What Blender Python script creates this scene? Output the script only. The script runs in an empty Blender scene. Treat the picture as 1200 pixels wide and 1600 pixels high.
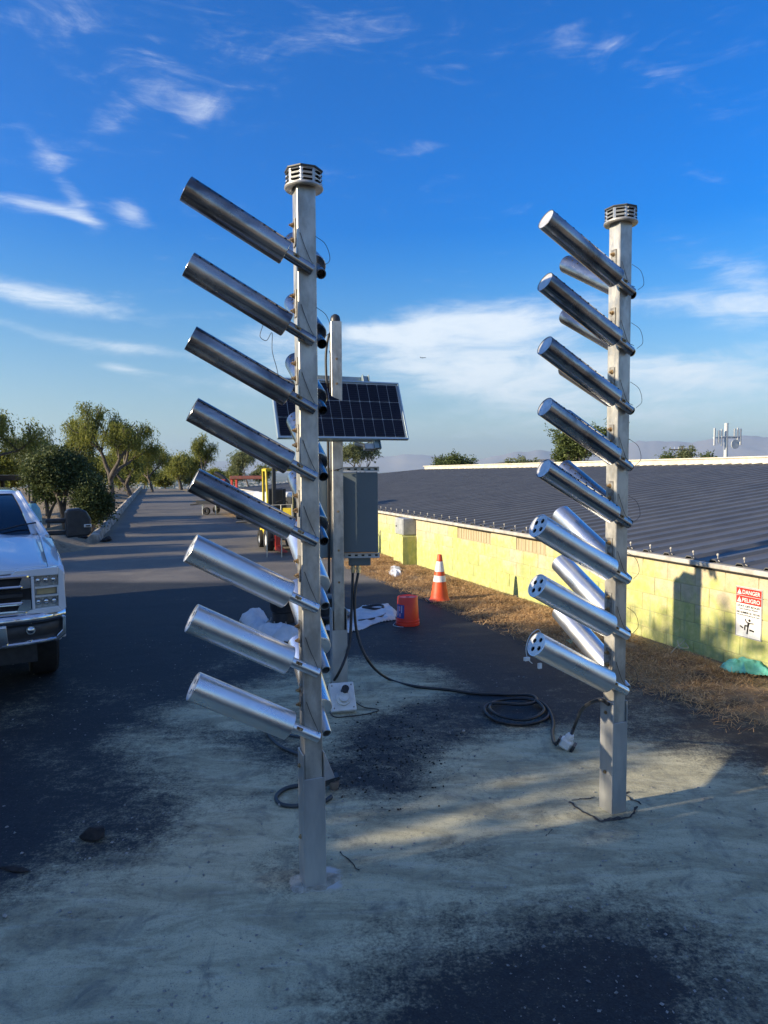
import bpy, math, random
import numpy as np
from mathutils import Vector, Matrix
R = math.radians
random.seed(7)
rng = np.random.default_rng(7)
scene = bpy.context.scene
COL = scene.collection

# ------------------------------------------------------------------ camera
H = 2.0
FPX = 1109.0
PITCH, ROLL = R(3.6), R(0.37)
def cam_basis():
    F = np.array([0, math.cos(PITCH), -math.sin(PITCH)])
    R0 = np.array([1.0, 0, 0]); U0 = np.cross(R0, F)
    Rv = math.cos(ROLL)*R0 - math.sin(ROLL)*U0
    return F, Rv, np.cross(Rv, F)
CF, CR, CU = cam_basis()
def ground_pt(x, y, z=0.0):          # photo pixel -> point on the level z
    d = CF + CR*(x-600)/FPX + CU*(800-y)/FPX
    t = (z-H)/d[2]
    return float(d[0]*t), float(d[1]*t)
def at_depth(x, y, D):
    d = CF + CR*(x-600)/FPX + CU*(800-y)/FPX
    d = d*D/d[1]
    return float(d[0]), float(d[1]), float(H+d[2])
cam_d = bpy.data.cameras.new('camera')
cam = bpy.data.objects.new('camera', cam_d); COL.objects.link(cam)
cam_d.sensor_fit = 'HORIZONTAL'; cam_d.sensor_width = 36.0
cam_d.lens = FPX*36.0/1200.0
cam_d.clip_start = 0.05; cam_d.clip_end = 40000
M = Matrix(((CR[0], CU[0], -CF[0]), (CR[1], CU[1], -CF[1]), (CR[2], CU[2], -CF[2])))
cam.matrix_world = Matrix.Translation((0, 0, H)) @ M.to_4x4()
scene.camera = cam

# ------------------------------------------------------------------ sun, sky, exposure
SUN_EL = R(17.5)
SUN_TRAVEL = (0.9474, 0.3201)                       # where the light goes, in plan
sun_to = Vector((-SUN_TRAVEL[0]*math.cos(SUN_EL), -SUN_TRAVEL[1]*math.cos(SUN_EL), math.sin(SUN_EL)))
sl = bpy.data.lights.new('sun', 'SUN'); sun = bpy.data.objects.new('sun', sl); COL.objects.link(sun)
sl.energy = 5.0; sl.angle = R(0.55); sl.color = (1.0, 0.85, 0.62)
sun.rotation_euler = sun_to.to_track_quat('Z', 'Y').to_euler()
scene.view_settings.view_transform = 'Standard'
scene.view_settings.look = 'None'
scene.view_settings.exposure = 0.97
scene.view_settings.gamma = 1.0
scene.view_settings.use_curve_mapping = False
scene.cycles.max_bounces = 6
scene.cycles.volume_bounces = 0
scene.cycles.transparent_max_bounces = 6

class NT:
    """tiny expression builder for node trees"""
    def __init__(s, nt): s.nt = nt
    def n(s, t, **kw):
        nd = s.nt.nodes.new(t)
        for k, v in kw.items(): setattr(nd, k, v)
        return nd
    def plug(s, sock, v):
        if isinstance(v, bpy.types.NodeSocket): s.nt.links.new(v, sock)
        elif v is not None: sock.default_value = v
    def m(s, op, a, b=None, c=None, clamp=False):
        nd = s.n('ShaderNodeMath', operation=op); nd.use_clamp = clamp
        s.plug(nd.inputs[0], a)
        if b is not None: s.plug(nd.inputs[1], b)
        if c is not None: s.plug(nd.inputs[2], c)
        return nd.outputs[0]
    def sm(s, v, lo, hi, a=0.0, b=1.0):
        nd = s.n('ShaderNodeMapRange', interpolation_type='SMOOTHSTEP')
        s.plug(nd.inputs[0], v); nd.inputs[1].default_value = lo; nd.inputs[2].default_value = hi
        nd.inputs[3].default_value = a; nd.inputs[4].default_value = b
        return nd.outputs[0]
    def mix(s, f, a, b, bt='MIX'):
        nd = s.n('ShaderNodeMix', data_type='RGBA', blend_type=bt)
        s.plug(nd.inputs[0], f)
        for i, v in ((6, a), (7, b)):
            if isinstance(v, tuple) and len(v) == 3: v = v+(1,)
            s.plug(nd.inputs[i], v)
        return nd.outputs[2]
    def noise(s, vec, scale, detail=4, rough=.55, dist=0.0, lac=2.0):
        nd = s.n('ShaderNodeTexNoise'); s.plug(nd.inputs['Vector'], vec)
        nd.inputs['Scale'].default_value = scale; nd.inputs['Detail'].default_value = detail
        nd.inputs['Roughness'].default_value = rough; nd.inputs['Distortion'].default_value = dist
        nd.inputs['Lacunarity'].default_value = lac
        return nd.outputs[0]
    def map(s, vec, scale=(1, 1, 1), loc=(0, 0, 0), rot=(0, 0, 0)):
        nd = s.n('ShaderNodeMapping'); s.plug(nd.inputs[0], vec)
        nd.inputs['Location'].default_value = loc; nd.inputs['Scale'].default_value = scale
        nd.inputs['Rotation'].default_value = rot
        return nd.outputs[0]

world = bpy.data.worlds.new('World'); scene.world = world; world.use_nodes = True
wn = world.node_tree; wn.nodes.clear(); W = NT(wn)
sky = W.n('ShaderNodeTexSky', sky_type='NISHITA')
sky.sun_disc = False; sky.sun_elevation = SUN_EL
sky.sun_rotation = math.atan2(sun_to.x, sun_to.y)
sky.altitude = 150; sky.air_density = 1.0; sky.dust_density = 0.35; sky.ozone_density = 3.2
tc = W.n('ShaderNodeTexCoord'); sep = W.n('ShaderNodeSeparateXYZ'); wn.links.new(tc.outputs['Generated'], sep.inputs[0])
X, Y, Z = sep.outputs
az = W.m('ARCTAN2', X, Y); el = W.m('ARCSINE', Z)
zz = W.m('ADD', W.m('MAXIMUM', Z, 0.0), 0.06)
comb = W.n('ShaderNodeCombineXYZ'); W.plug(comb.inputs[0], W.m('DIVIDE', X, zz)); W.plug(comb.inputs[1], W.m('DIVIDE', Y, zz))
plane = comb.outputs[0]
ang = W.n('ShaderNodeCombineXYZ'); W.plug(ang.inputs[0], az); W.plug(ang.inputs[1], el); ang = ang.outputs[0]
wisp = W.noise(W.map(ang, scale=(2.4, 7.0, 1), rot=(0, 0, R(-16))), 3.4, 12, .66, .9)
wisp2 = W.noise(W.map(ang, scale=(1.0, 5.5, 1), rot=(0, 0, R(10))), 11.0, 10, .68, .7)
field = W.m('ADD', W.m('MULTIPLY', wisp, .62), W.m('MULTIPLY', wisp2, .38))
def blob(px, py, rx, ry, rot_deg, amp):      # a patch of cirrus at a direction of the sky
    d = CF + CR*(px-600)/FPX + CU*(800-py)/FPX; d /= np.linalg.norm(d)
    a0, e0 = math.atan2(d[0], d[1]), math.asin(d[2])
    c, s_ = math.cos(R(rot_deg)), math.sin(R(rot_deg))
    ce = math.cos(e0)
    da = W.m('MULTIPLY', W.m('SUBTRACT', az, a0), ce); de = W.m('SUBTRACT', el, e0)
    u = W.m('DIVIDE', W.m('ADD', W.m('MULTIPLY', da, c), W.m('MULTIPLY', de, s_)), rx/FPX)
    v = W.m('DIVIDE', W.m('SUBTRACT', W.m('MULTIPLY', de, c), W.m('MULTIPLY', da, s_)), ry/FPX)
    r2 = W.m('ADD', W.m('MULTIPLY', u, u), W.m('MULTIPLY', v, v))
    g = W.m('EXPONENT', W.m('MULTIPLY', r2, -1.0))
    return W.m('MULTIPLY', g, amp)
blobs = [(720, 512, 180, 26, 4, .98), (800, 550, 150, 55, -8, .80), (690, 585, 170, 30, -10, .6), (600, 522, 90, 12, -2, .6),
         (245, 150, 120, 26, -8, .26), (155, 205, 80, 18, 38, .26), (105, 290, 60, 14, -55, .40), (330, 170, 50, 18, 30, .40),
         (60, 322, 52, 11, -2, .75), (203, 332, 28, 17, -20, .85), (130, 344, 34, 7, -12, .5), (70, 467, 120, 17, -6, .85),
         (210, 545, 70, 10, -4, .70), (60, 520, 80, 9, -12, .5), (185, 575, 40, 7, -6, .5),
         (640, 65, 420, 26, -3, .22), (1010, 105, 130, 20, -32, .20), (120, 20, 200, 34, -6, .24), (640, 228, 80, 14, 0, .30),
         (1160, 425, 90, 22, -20, .55), (1120, 472, 130, 18, -6, .62), (1180, 490, 60, 16, 0, .5),
         (1090, 560, 170, 24, 2, .46), (980, 620, 300, 32, 0, .45), (420, 540, 70, 45, -20, .5), (430, 600, 160, 30, 0, .36),
         (900, 665, 420, 26, 0, .42), (1130, 590, 120, 22, -4, .5)]
g = None
for b in blobs:
    q = blob(*b); g = q if g is None else W.m('ADD', g, q)
elsewhere = W.sm(W.m('ABSOLUTE', az), 0.55, 1.3, 0.0, .40)
g = W.m('MINIMUM', W.m('ADD', g, elsewhere), 1.15)
cl = W.m('ADD', field, W.m('MULTIPLY', g, .46))
cmask = W.m('POWER', W.sm(cl, .53, 1.06), 1.25)
cmask = W.m('MULTIPLY', cmask, W.sm(el, -0.01, 0.05))
hsv = W.n('ShaderNodeHueSaturation'); W.plug(hsv.inputs['Color'], sky.outputs[0]); W.plug(hsv.inputs['Saturation'], W.sm(el, 0.0, .45, .85, 1.62))
hsv.inputs['Hue'].default_value = 0.502
blue = W.mix(1.0, hsv.outputs[0], W.mix(W.sm(el, 0.0, .40), (1.02, 1.04, 1.04), (.40, 1.24, 1.70)), 'MULTIPLY')
skycol = W.mix(W.m('MULTIPLY', cmask, .85), blue, (7.4, 7.9, 8.3))
bg = W.n('ShaderNodeBackground'); W.plug(bg.inputs[0], skycol); bg.inputs[1].default_value = 0.07
wo = W.n('ShaderNodeOutputWorld'); wn.links.new(bg.outputs[0], wo.inputs[0])

# ------------------------------------------------------------------ helpers
MATS = {}
def newmat(name):
    m = bpy.data.materials.new(name); m.use_nodes = True; m.node_tree.nodes.clear()
    t = NT(m.node_tree); bs = t.n('ShaderNodeBsdfPrincipled'); o = t.n('ShaderNodeOutputMaterial')
    m.node_tree.links.new(bs.outputs[0], o.inputs[0]); MATS[name] = m
    return m, t, bs
def pmat(name, c1, c2=None, rough=.5, metal=0.0, scale=8, detail=5, lo=.35, hi=.65, bump=0.0, bscale=None, rvar=0.0,
         stretch=(1, 1, 1), world=False, coat=0.0, dist=0.0, spec=None):
    m, t, bs = newmat(name)
    if world: vec = t.n('ShaderNodeNewGeometry').outputs['Position']
    else: vec = t.n('ShaderNodeTexCoord').outputs['Object']
    oi = t.n('ShaderNodeObjectInfo').outputs['Random']
    if not world:
        va = t.n('ShaderNodeVectorMath', operation='ADD'); t.plug(va.inputs[0], vec)
        cx = t.n('ShaderNodeCombineXYZ'); mm = t.m('MULTIPLY', oi, 37.0)
        t.plug(cx.inputs[0], mm); t.plug(cx.inputs[1], mm); t.plug(va.inputs[1], cx.outputs[0]); vec = va.outputs[0]
    vec = t.map(vec, scale=stretch)
    nz = t.noise(vec, scale, detail, .6, dist)
    t.plug(bs.inputs['Base Color'], t.mix(t.sm(nz, lo, hi), c1, c2 if c2 else tuple(x*.8 for x in c1)))
    bs.inputs['Metallic'].default_value = metal
    if rvar: t.plug(bs.inputs['Roughness'], t.sm(t.noise(vec, scale*2.3, 4, .6), .3, .7, rough-rvar, rough+rvar))
    else: bs.inputs['Roughness'].default_value = rough
    if bump:
        bp = t.n('ShaderNodeBump'); bp.inputs['Strength'].default_value = bump; bp.inputs['Distance'].default_value = .01
        t.plug(bp.inputs['Height'], t.noise(vec, bscale or scale*3, 5, .6)); t.plug(bs.inputs['Normal'], bp.outputs[0])
    if coat: bs.inputs['Coat Weight'].default_value = coat; bs.inputs['Coat Roughness'].default_value = .04
    if spec is not None: bs.inputs['Specular IOR Level'].default_value = spec
    return m

def link(o, mat=None, parent=None):
    COL.objects.link(o)
    if parent is not None: o.parent = parent
    if mat is not None and o.type == 'MESH' and not o.data.materials: o.data.materials.append(mat)
    return o
def meshobj(name, verts, faces, mat, parent=None, smooth=False, loc=None, rot=None):
    me = bpy.data.meshes.new(name); me.from_pydata([tuple(v) for v in verts], [], faces); me.update()
    if smooth: me.shade_smooth()
    o = bpy.data.objects.new(name, me); link(o, mat, parent)
    if loc is not None: o.location = loc
    if rot is not None: o.rotation_euler = rot
    return o
def tag(o, label=None, cat=None, group=None, kind=None):
    if label: o['label'] = label
    if cat: o['category'] = cat
    if group: o['group'] = group
    if kind: o['kind'] = kind
    return o
def empty(name, loc, rz=0, label=None, cat=None, group=None):
    o = bpy.data.objects.new(name, None); COL.objects.link(o); o.location = loc; o.rotation_euler = (0, 0, rz)
    o.empty_display_size = .1
    return tag(o, label, cat, group)
def inst(src, name, parent, loc=(0, 0, 0), rot=(0, 0, 0), scale=(1, 1, 1)):
    o = bpy.data.objects.new(name, src.data); COL.objects.link(o); o.parent = parent
    o.location = loc; o.rotation_euler = rot; o.scale = scale
    return o
def frame_from(d):
    d = Vector(d).normalized(); a = Vector((0, 0, 1)) if abs(d.z) < .9 else Vector((1, 0, 0))
    u = d.cross(a).normalized(); return u, d.cross(u).normalized(), d

class MB:
    def __init__(s): s.v = []; s.f = []
    def add(s, vs, fs):
        n = len(s.v); s.v += [tuple(p) for p in vs]; s.f += [tuple(i+n for i in f) for f in fs]; return s
    def box(s, c, size, rot=None, bev=0.0):
        hx, hy, hz = [q/2 for q in size]
        if bev > 0:
            b = min(bev, hx*.9, hy*.9, hz*.9); vs = []; fs = []
            # chamfered box: 24 verts
            idx = {}
            for sx in (-1, 1):
                for sy in (-1, 1):
                    for sz in (-1, 1):
                        for k in range(3):
                            p = [sx*(hx-b), sy*(hy-b), sz*(hz-b)]; p[k] += (sx, sy, sz)[k]*b
                            idx[(sx, sy, sz, k)] = len(vs); vs.append(p)
            I = idx
            for k in range(3):
                a, b2 = [(1, 2), (2, 0), (0, 1)][k]
                for sg in (-1, 1):
                    q = []
                    for (p, r) in ((-1, -1), (1, -1), (1, 1), (-1, 1)):
                        t = [0, 0, 0]; t[k] = sg; t[a] = p; t[b2] = r; q.append(I[(*t, k)])
                    fs.append(q if sg > 0 else q[::-1])
                for p in (-1, 1):
                    for r in (-1, 1):
                        e = []
                        for sg in (-1, 1):
                            t = [0, 0, 0]; t[k] = sg; t[a] = p; t[b2] = r
                            e.append((I[(*t, a)], I[(*t, b2)]))
                        fs.append([e[0][0], e[1][0], e[1][1], e[0][1]] if p*r > 0 else [e[0][1], e[1][1], e[1][0], e[0][0]])
            for sx in (-1, 1):
                for sy in (-1, 1):
                    for sz in (-1, 1):
                        q = [I[(sx, sy, sz, k)] for k in range(3)]
                        fs.append(q if sx*sy*sz > 0 else q[::-1])
        else:
            vs = [(x, y, z) for x in (-hx, hx) for y in (-hy, hy) for z in (-hz, hz)]
            fs = [(0, 1, 3, 2), (4, 6, 7, 5), (0, 4, 5, 1), (2, 3, 7, 6), (0, 2, 6, 4), (1, 5, 7, 3)]
        rm = rot if rot is not None else Matrix.Identity(3)
        vs = [rm @ Vector(p)+Vector(c) for p in vs]
        return s.add(vs, fs)
    def cyl(s, p0, p1, r0, r1=None, seg=16, caps=(True, True)):
        r1 = r0 if r1 is None else r1
        p0, p1 = Vector(p0), Vector(p1); u, w, d = frame_from(p1-p0); vs = []
        for p, r in ((p0, r0), (p1, r1)):
            for k in range(seg):
                a = 2*math.pi*k/seg; vs.append(p+u*(r*math.cos(a))+w*(r*math.sin(a)))
        fs = [(k, (k+1) % seg, seg+(k+1) % seg, seg+k) for k in range(seg)]
        if caps[0]: fs.append(tuple(range(seg))[::-1])
        if caps[1]: fs.append(tuple(range(seg, 2*seg)))
        return s.add(vs, fs)
    def tube(s, p0, p1, ro, ri, seg=20):           # open pipe with wall thickness
        p0, p1 = Vector(p0), Vector(p1); u, w, d = frame_from(p1-p0); vs = []
        for p, r in ((p0, ro), (p1, ro), (p1, ri), (p0, ri)):
            for k in range(seg):
                a = 2*math.pi*k/seg; vs.append(p+u*(r*math.cos(a))+w*(r*math.sin(a)))
        fs = []
        for q in range(4):
            for k in range(seg):
                a, b = q*seg, ((q+1) % 4)*seg; fs.append((a+k, a+(k+1) % seg, b+(k+1) % seg, b+k))
        return s.add(vs, fs)
    def lathe(s, prof, seg=24, c=(0, 0, 0)):
        vs = []
        for (r, z) in prof:
            for k in range(seg):
                a = 2*math.pi*k/seg; vs.append((c[0]+r*math.cos(a), c[1]+r*math.sin(a), c[2]+z))
        fs = []
        for i in range(len(prof)-1):
            for k in range(seg):
                fs.append((i*seg+k, i*seg+(k+1) % seg, (i+1)*seg+(k+1) % seg, (i+1)*seg+k))
        return s.add(vs, fs)
    def path(s, pts, r, seg=8, caps=True):
        pts = [Vector(p) for p in pts]; n = len(pts); vs = []; u = None
        rr = r if isinstance(r, (list, tuple)) else [r]*n
        for i, p in enumerate(pts):
            d = (pts[min(i+1, n-1)]-pts[max(i-1, 0)]).normalized()
            if u is None: u, w, _ = frame_from(d)
            else:
                u = (u-d*u.dot(d)).normalized(); w = d.cross(u)
            for k in range(seg):
                a = 2*math.pi*k/seg; vs.append(p+u*(rr[i]*math.cos(a))+w*(rr[i]*math.sin(a)))
        fs = [(i*seg+k, i*seg+(k+1) % seg, (i+1)*seg+(k+1) % seg, (i+1)*seg+k) for i in range(n-1) for k in range(seg)]
        if caps: fs += [tuple(range(seg))[::-1], tuple(range((n-1)*seg, n*seg))]
        return s.add(vs, fs)
    def prism(s, poly, a, b, axis='z'):             # polygon extruded from a to b along an axis
        n = len(poly)
        def P(p, h): return {'z': (p[0], p[1], h), 'y': (p[0], h, p[1]), 'x': (h, p[0], p[1])}[axis]
        vs = [P(p, a) for p in poly]+[P(p, b) for p in poly]
        fs = [(k, (k+1) % n, n+(k+1) % n, n+k) for k in range(n)]+[tuple(range(n))[::-1], tuple(range(n, 2*n))]
        return s.add(vs, fs)
    def quad(s, a, b, c, d): return s.add([a, b, c, d], [(0, 1, 2, 3)])
    def build(s, name, mat, parent=None, smooth=False, loc=None, rot=None, bevel=0.0, auto=None):
        o = meshobj(name, s.v, s.f, mat, parent, smooth, loc, rot)
        me = o.data
        import bmesh
        bm = bmesh.new(); bm.from_mesh(me); bmesh.ops.recalc_face_normals(bm, faces=bm.faces); bm.to_mesh(me); bm.free()
        if auto is not None:
            me.shade_smooth()
            try: me.set_sharp_from_angle(angle=R(auto))
            except Exception: pass
        if bevel:
            m = o.modifiers.new('bevel', 'BEVEL'); m.width = bevel; m.segments = 2; m.limit_method = 'ANGLE'; m.angle_limit = R(40)
        return o
def spline(pts, n=10):
    pts = [Vector(p) for p in pts]; out = []
    q = [pts[0]*2-pts[1]]+pts+[pts[-1]*2-pts[-2]]
    for i in range(1, len(q)-2):
        for k in range(n):
            t = k/n; a, b, c, d = q[i-1], q[i], q[i+1], q[i+2]
            out.append(.5*((2*b)+(c-a)*t+(2*a-5*b+4*c-d)*t*t+(3*b-a-3*c+d)*t**3))
    out.append(pts[-1]); return out
def vnoise(x, y, seed=0):                            # smooth value noise for arrays
    xi = np.floor(x).astype(int); yi = np.floor(y).astype(int); fx = x-xi; fy = y-yi
    def h(a, b):
        n = (a*374761393+b*668265263+seed*1274126177) & 0x7fffffff
        n = ((n ^ (n >> 13))*1274126177) & 0x7fffffff
        return ((n ^ (n >> 16)) & 0xffff)/65535.0
    sx = fx*fx*(3-2*fx); sy = fy*fy*(3-2*fy)
    return (h(xi, yi)*(1-sx)+h(xi+1, yi)*sx)*(1-sy)+(h(xi, yi+1)*(1-sx)+h(xi+1, yi+1)*sx)*sy
def fbm(x, y, oct=4, seed=0):
    s = 0; a = .5
    for i in range(oct): s = s+a*vnoise(x*2**i, y*2**i, seed+i); a *= .5
    return s
def grid_mesh(name, Xg, Yg, Zg, mat, attrs=None, mask=None, smooth=True, parent=None):
    ny, nx = Xg.shape
    me = bpy.data.meshes.new(name)
    co = np.stack([Xg, Yg, Zg], -1).reshape(-1, 3).astype(np.float32)
    i = np.arange(ny-1)[:, None]*nx+np.arange(nx-1)[None, :]
    q = np.stack([i, i+1, i+nx+1, i+nx], -1)
    q = q[mask] if mask is not None else q.reshape(-1, 4)
    nf = len(q)
    me.vertices.add(len(co)); me.vertices.foreach_set('co', co.ravel())
    me.loops.add(nf*4); me.loops.foreach_set('vertex_index', q.ravel().astype(np.int32))
    me.polygons.add(nf); me.polygons.foreach_set('loop_start', (np.arange(nf)*4).astype(np.int32))
    me.update(calc_edges=True)
    if smooth: me.shade_smooth()
    for k, v in (attrs or {}).items():
        at = me.attributes.new(k, 'FLOAT', 'POINT'); at.data.foreach_set('value', v.ravel().astype(np.float32))
    o = bpy.data.objects.new(name, me); return link(o, mat, parent)
def text_mesh(txt, size, align='CENTER', depth=0.0, width=None):
    cu = bpy.data.curves.new('lettering', 'FONT'); cu.body = txt; cu.size = size; cu.align_x = align
    cu.offset = size*.012; cu.extrude = depth; cu.resolution_u = 3
    o = bpy.data.objects.new('lettering', cu); COL.objects.link(o)
    dg = bpy.context.evaluated_depsgraph_get(); me = bpy.data.meshes.new_from_object(o.evaluated_get(dg))
    bpy.data.objects.remove(o); bpy.data.curves.remove(cu)
    if width:
        xs = [v.co.x for v in me.vertices]; k = width/(max(xs)-min(xs))
        for v in me.vertices: v.co.x *= k
    me.materials.clear()
    return me

# ------------------------------------------------------------------ materials
GALV = pmat('galvanised_steel', (.54, .52, .47), (.35, .335, .30), rough=.44, metal=.62, scale=14, detail=8, rvar=.10, bump=.10, bscale=60, stretch=(1, 1, .5))
SLEEVE = pmat('aluminium_sleeve', (.56, .56, .55), (.42, .43, .43), rough=.42, metal=.7, scale=7, detail=6, rvar=.08, bump=.05, bscale=90, stretch=(1, 1, .25))
SHEET = pmat('rolled_sheet_steel', (.46, .46, .46), (.10, .10, .11), rough=.22, metal=.95, scale=6, detail=7, lo=.38, hi=.72, rvar=.09, bump=.38, bscale=5, stretch=(.45, 1, 1), dist=.6)
TUBEAL = pmat('brushed_aluminium', (.84, .85, .86), (.66, .67, .68), rough=.31, metal=.95, scale=5, detail=6, rvar=.06, bump=.02, bscale=30, stretch=(.4, 1, 1))
CAPM = pmat('cast_cap_metal', (.74, .74, .73), (.58, .58, .57), rough=.5, metal=.6, scale=20)
HOLE = pmat('dark_opening', (.012, .012, .014), (.02, .02, .02), rough=.8)
RUST = pmat('rusty_zinc_bolt', (.22, .13, .06), (.45, .33, .18), rough=.45, metal=.7, scale=60)
PLATE = pmat('weathered_plate', (.17, .16, .15), (.33, .32, .29), rough=.55, metal=.6, scale=40)
STRUT = pmat('green_zinc_strut', (.26, .34, .34), (.36, .42, .42), rough=.4, metal=.6, scale=20)
BLACKR = pmat('black_rubber', (.012, .013, .015), (.022, .023, .026), rough=.48, scale=30)
BLACKP = pmat('black_plastic', (.018, .02, .024), (.03, .032, .036), rough=.42, scale=20)
WIRE = pmat('thin_grey_wire', (.03, .03, .035), (.06, .055, .05), rough=.5)
WHITEP = pmat('white_plastic', (.72, .72, .70), (.60, .60, .58), rough=.42, scale=14)
GREYBOX = pmat('grey_enamel', (.115, .145, .155), (.13, .16, .17), rough=.42, scale=3, bump=.03, bscale=120)
TEALBOX = pmat('pale_teal_enamel', (.25, .33, .36), (.29, .37, .40), rough=.35, scale=3)
CELL = pmat('solar_cell', (.004, .005, .012), (.007, .007, .017), rough=.25, scale=2, spec=.25)
BACKSH = pmat('silver_cell_gap', (.42, .43, .46), (.48, .49, .5), rough=.5)
ALFRAME = pmat('anodised_frame', (.42, .52, .56), (.48, .56, .60), rough=.38, metal=.7)

# ------------------------------------------------------------------ plan of the site
WO = np.array([3.60, 6.75]); ET = np.array([-.3537, .9353]); ES = np.array([.9353, .3537])
WALL_RZ = math.atan2(ES[1], ES[0])                  # local x = away from the yard, local y = along the wall
def wp(t, s=0.0, z=0.0): p = WO+ET*t+ES*s; return (float(p[0]), float(p[1]), z)
KO = np.array([-7.77, 19.25]); KD = np.array([-.3026, .9531])
def kerb_x(y): return KO[0]+(y-KO[1])*KD[0]/KD[1]
def wall_x(y): return WO[0]+(y-WO[1])*ET[0]/ET[1]
CREST = 71.0

# ------------------------------------------------------------------ ground materials
def terrain_mat():
    m, t, bs = newmat('dry_earth')
    P = t.n('ShaderNodeNewGeometry').outputs['Position']
    a = t.noise(P, .8, 6, .6, .6); b = t.noise(P, 9, 6, .65); c = t.noise(P, 60, 3, .6)
    col = t.mix(t.sm(a, .35, .65), (.20, .155, .10), (.30, .235, .15))
    col = t.mix(t.sm(b, .45, .75), col, (.12, .095, .065))
    far = t.n('ShaderNodeSeparateXYZ'); t.plug(far.inputs[0], P)
    f = t.noise(P, .006, 6, .7, .4); city = t.noise(P, .02, 4, .7)
    fc = t.mix(t.sm(f, .4, .6), (.055, .07, .045), (.16, .15, .12))
    fc = t.mix(t.sm(city, .58, .66), fc, (.34, .33, .31))
    col = t.mix(t.sm(far.outputs[2], -8, -1.5, 1, 0), col, fc)
    t.plug(bs.inputs['Base Color'], col); bs.inputs['Roughness'].default_value = .95
    bp = t.n('ShaderNodeBump'); bp.inputs['Strength'].default_value = .7; bp.inputs['Distance'].default_value = .03
    t.plug(bp.inputs['Height'], t.m('ADD', b, t.m('MULTIPLY', c, .5))); t.plug(bs.inputs['Normal'], bp.outputs[0])
    return m
EARTH = terrain_mat()
def asphalt_mat():
    m, t, bs = newmat('asphalt_with_cement_dust')
    P = t.n('ShaderNodeNewGeometry').outputs['Position']
    def attr(n): nd = t.n('ShaderNodeAttribute'); nd.attribute_name = n; return nd.outputs['Fac']
    dust, edge, shade_tone = attr('dust'), attr('edge'), attr('shade_tone')
    big = t.noise(P, .55, 6, .6, .8); mid = t.noise(P, 5, 7, .68, .5); fine = t.noise(P, 70, 4, .7); grit = t.noise(P, 190, 2, .6)
    vor = t.n('ShaderNodeTexVoronoi'); t.plug(vor.inputs['Vector'], P); vor.inputs['Scale'].default_value = 75
    stone = t.sm(vor.outputs['Distance'], .08, .42, 1, 0)
    asp = t.mix(t.sm(fine, .35, .7), (.013, .016, .019), (.030, .034, .038))
    asp = t.mix(t.m('MULTIPLY', t.sm(vor.outputs['Color'], .78, .92), stone), asp, (.15, .152, .145))
    asp = t.mix(t.m('MULTIPLY', t.sm(t.noise(P, 26, 7, .8), .56, .70), .55), asp, (.10, .10, .085))
    sunlit_asp = t.mix(t.sm(big, .38, .64), (.12, .108, .092), (.20, .178, .145))  # lighter sunlit tone of the same asphalt, put into the colour
    sunlit_asp = t.mix(t.sm(fine, .4, .7), sunlit_asp, (.24, .215, .18))
    sunlit_asp = t.mix(t.sm(mid, .6, .78), sunlit_asp, (.055, .052, .05))
    asp = t.mix(shade_tone, sunlit_asp, asp)
    # streaks left by a broom and hoses
    st = t.noise(t.map(P, scale=(1.0, 2.6, 1), rot=(0, 0, R(24))), 1.9, 10, .72, .7)
    st2 = t.noise(t.map(P, scale=(3.2, 1.0, 1), rot=(0, 0, R(35))), 1.3, 10, .72, .6)
    smear = t.noise(t.map(P, scale=(1.0, 9.0, 1), rot=(0, 0, R(-12))), 2.5, 5, .6, .5)
    dn = t.m('ADD', t.m('MULTIPLY', st, .42), t.m('ADD', t.m('MULTIPLY', mid, .34), t.m('MULTIPLY', st2, .24)))
    dl = t.m('ADD', t.m('MULTIPLY', dust, 1.05), t.m('MULTIPLY', t.m('SUBTRACT', dn, .5), 1.55))
    dl = t.m('ADD', dl, t.m('MULTIPLY', t.m('SUBTRACT', big, .5), 1.3))
    dl = t.m('SUBTRACT', dl, t.m('MULTIPLY', t.m('SUBTRACT', fine, .5), 1.25))
    patchy = t.noise(P, 17, 8, .75, .3)
    dl = t.m('ADD', dl, t.m('MULTIPLY', t.m('SUBTRACT', patchy, .5), 1.1))
    dm = t.sm(dl, .20, 1.02)
    dcol = t.mix(t.sm(st, .36, .62), (.35, .325, .21), (.59, .55, .36))
    dcol = t.mix(t.m('MULTIPLY', t.sm(st2, .54, .66), .55), dcol, (.22, .225, .175))
    dcol = t.mix(t.m('MULTIPLY', t.sm(smear, .56, .66), .35), dcol, (.54, .53, .42))
    dcol = t.mix(t.sm(mid, .52, .74), dcol, (.19, .195, .155))
    dcol = t.mix(t.m('MULTIPLY', t.sm(t.noise(P, 34, 6, .75), .54, .68), .45), dcol, (.19, .185, .145))
    dcol = t.mix(t.m('MULTIPLY', t.sm(grit, .50, .72), .5), dcol, (.15, .155, .125))
    dcol = t.mix(t.m('MULTIPLY', t.sm(fine, .56, .74), .45), dcol, (.60, .585, .47))
    white = attr('white')
    col = t.mix(t.m('MULTIPLY', dm, .93), asp, dcol)
    wm = t.sm(t.m('ADD', white, t.m('MULTIPLY', t.m('SUBTRACT', mid, .5), 1.2)), .42, .68)
    col = t.mix(wm, col, (.50, .51, .49))
    em = t.sm(t.m('ADD', edge, t.m('MULTIPLY', t.m('SUBTRACT', mid, .5), .9)), .42, .6)
    col = t.mix(em, col, t.mix(t.sm(fine, .35, .7), (.13, .10, .065), (.30, .225, .13)))
    t.plug(bs.inputs['Base Color'], col)
    t.plug(bs.inputs['Roughness'], t.sm(dm, 0, 1, .72, .92)); bs.inputs['Specular IOR Level'].default_value = .35
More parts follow.
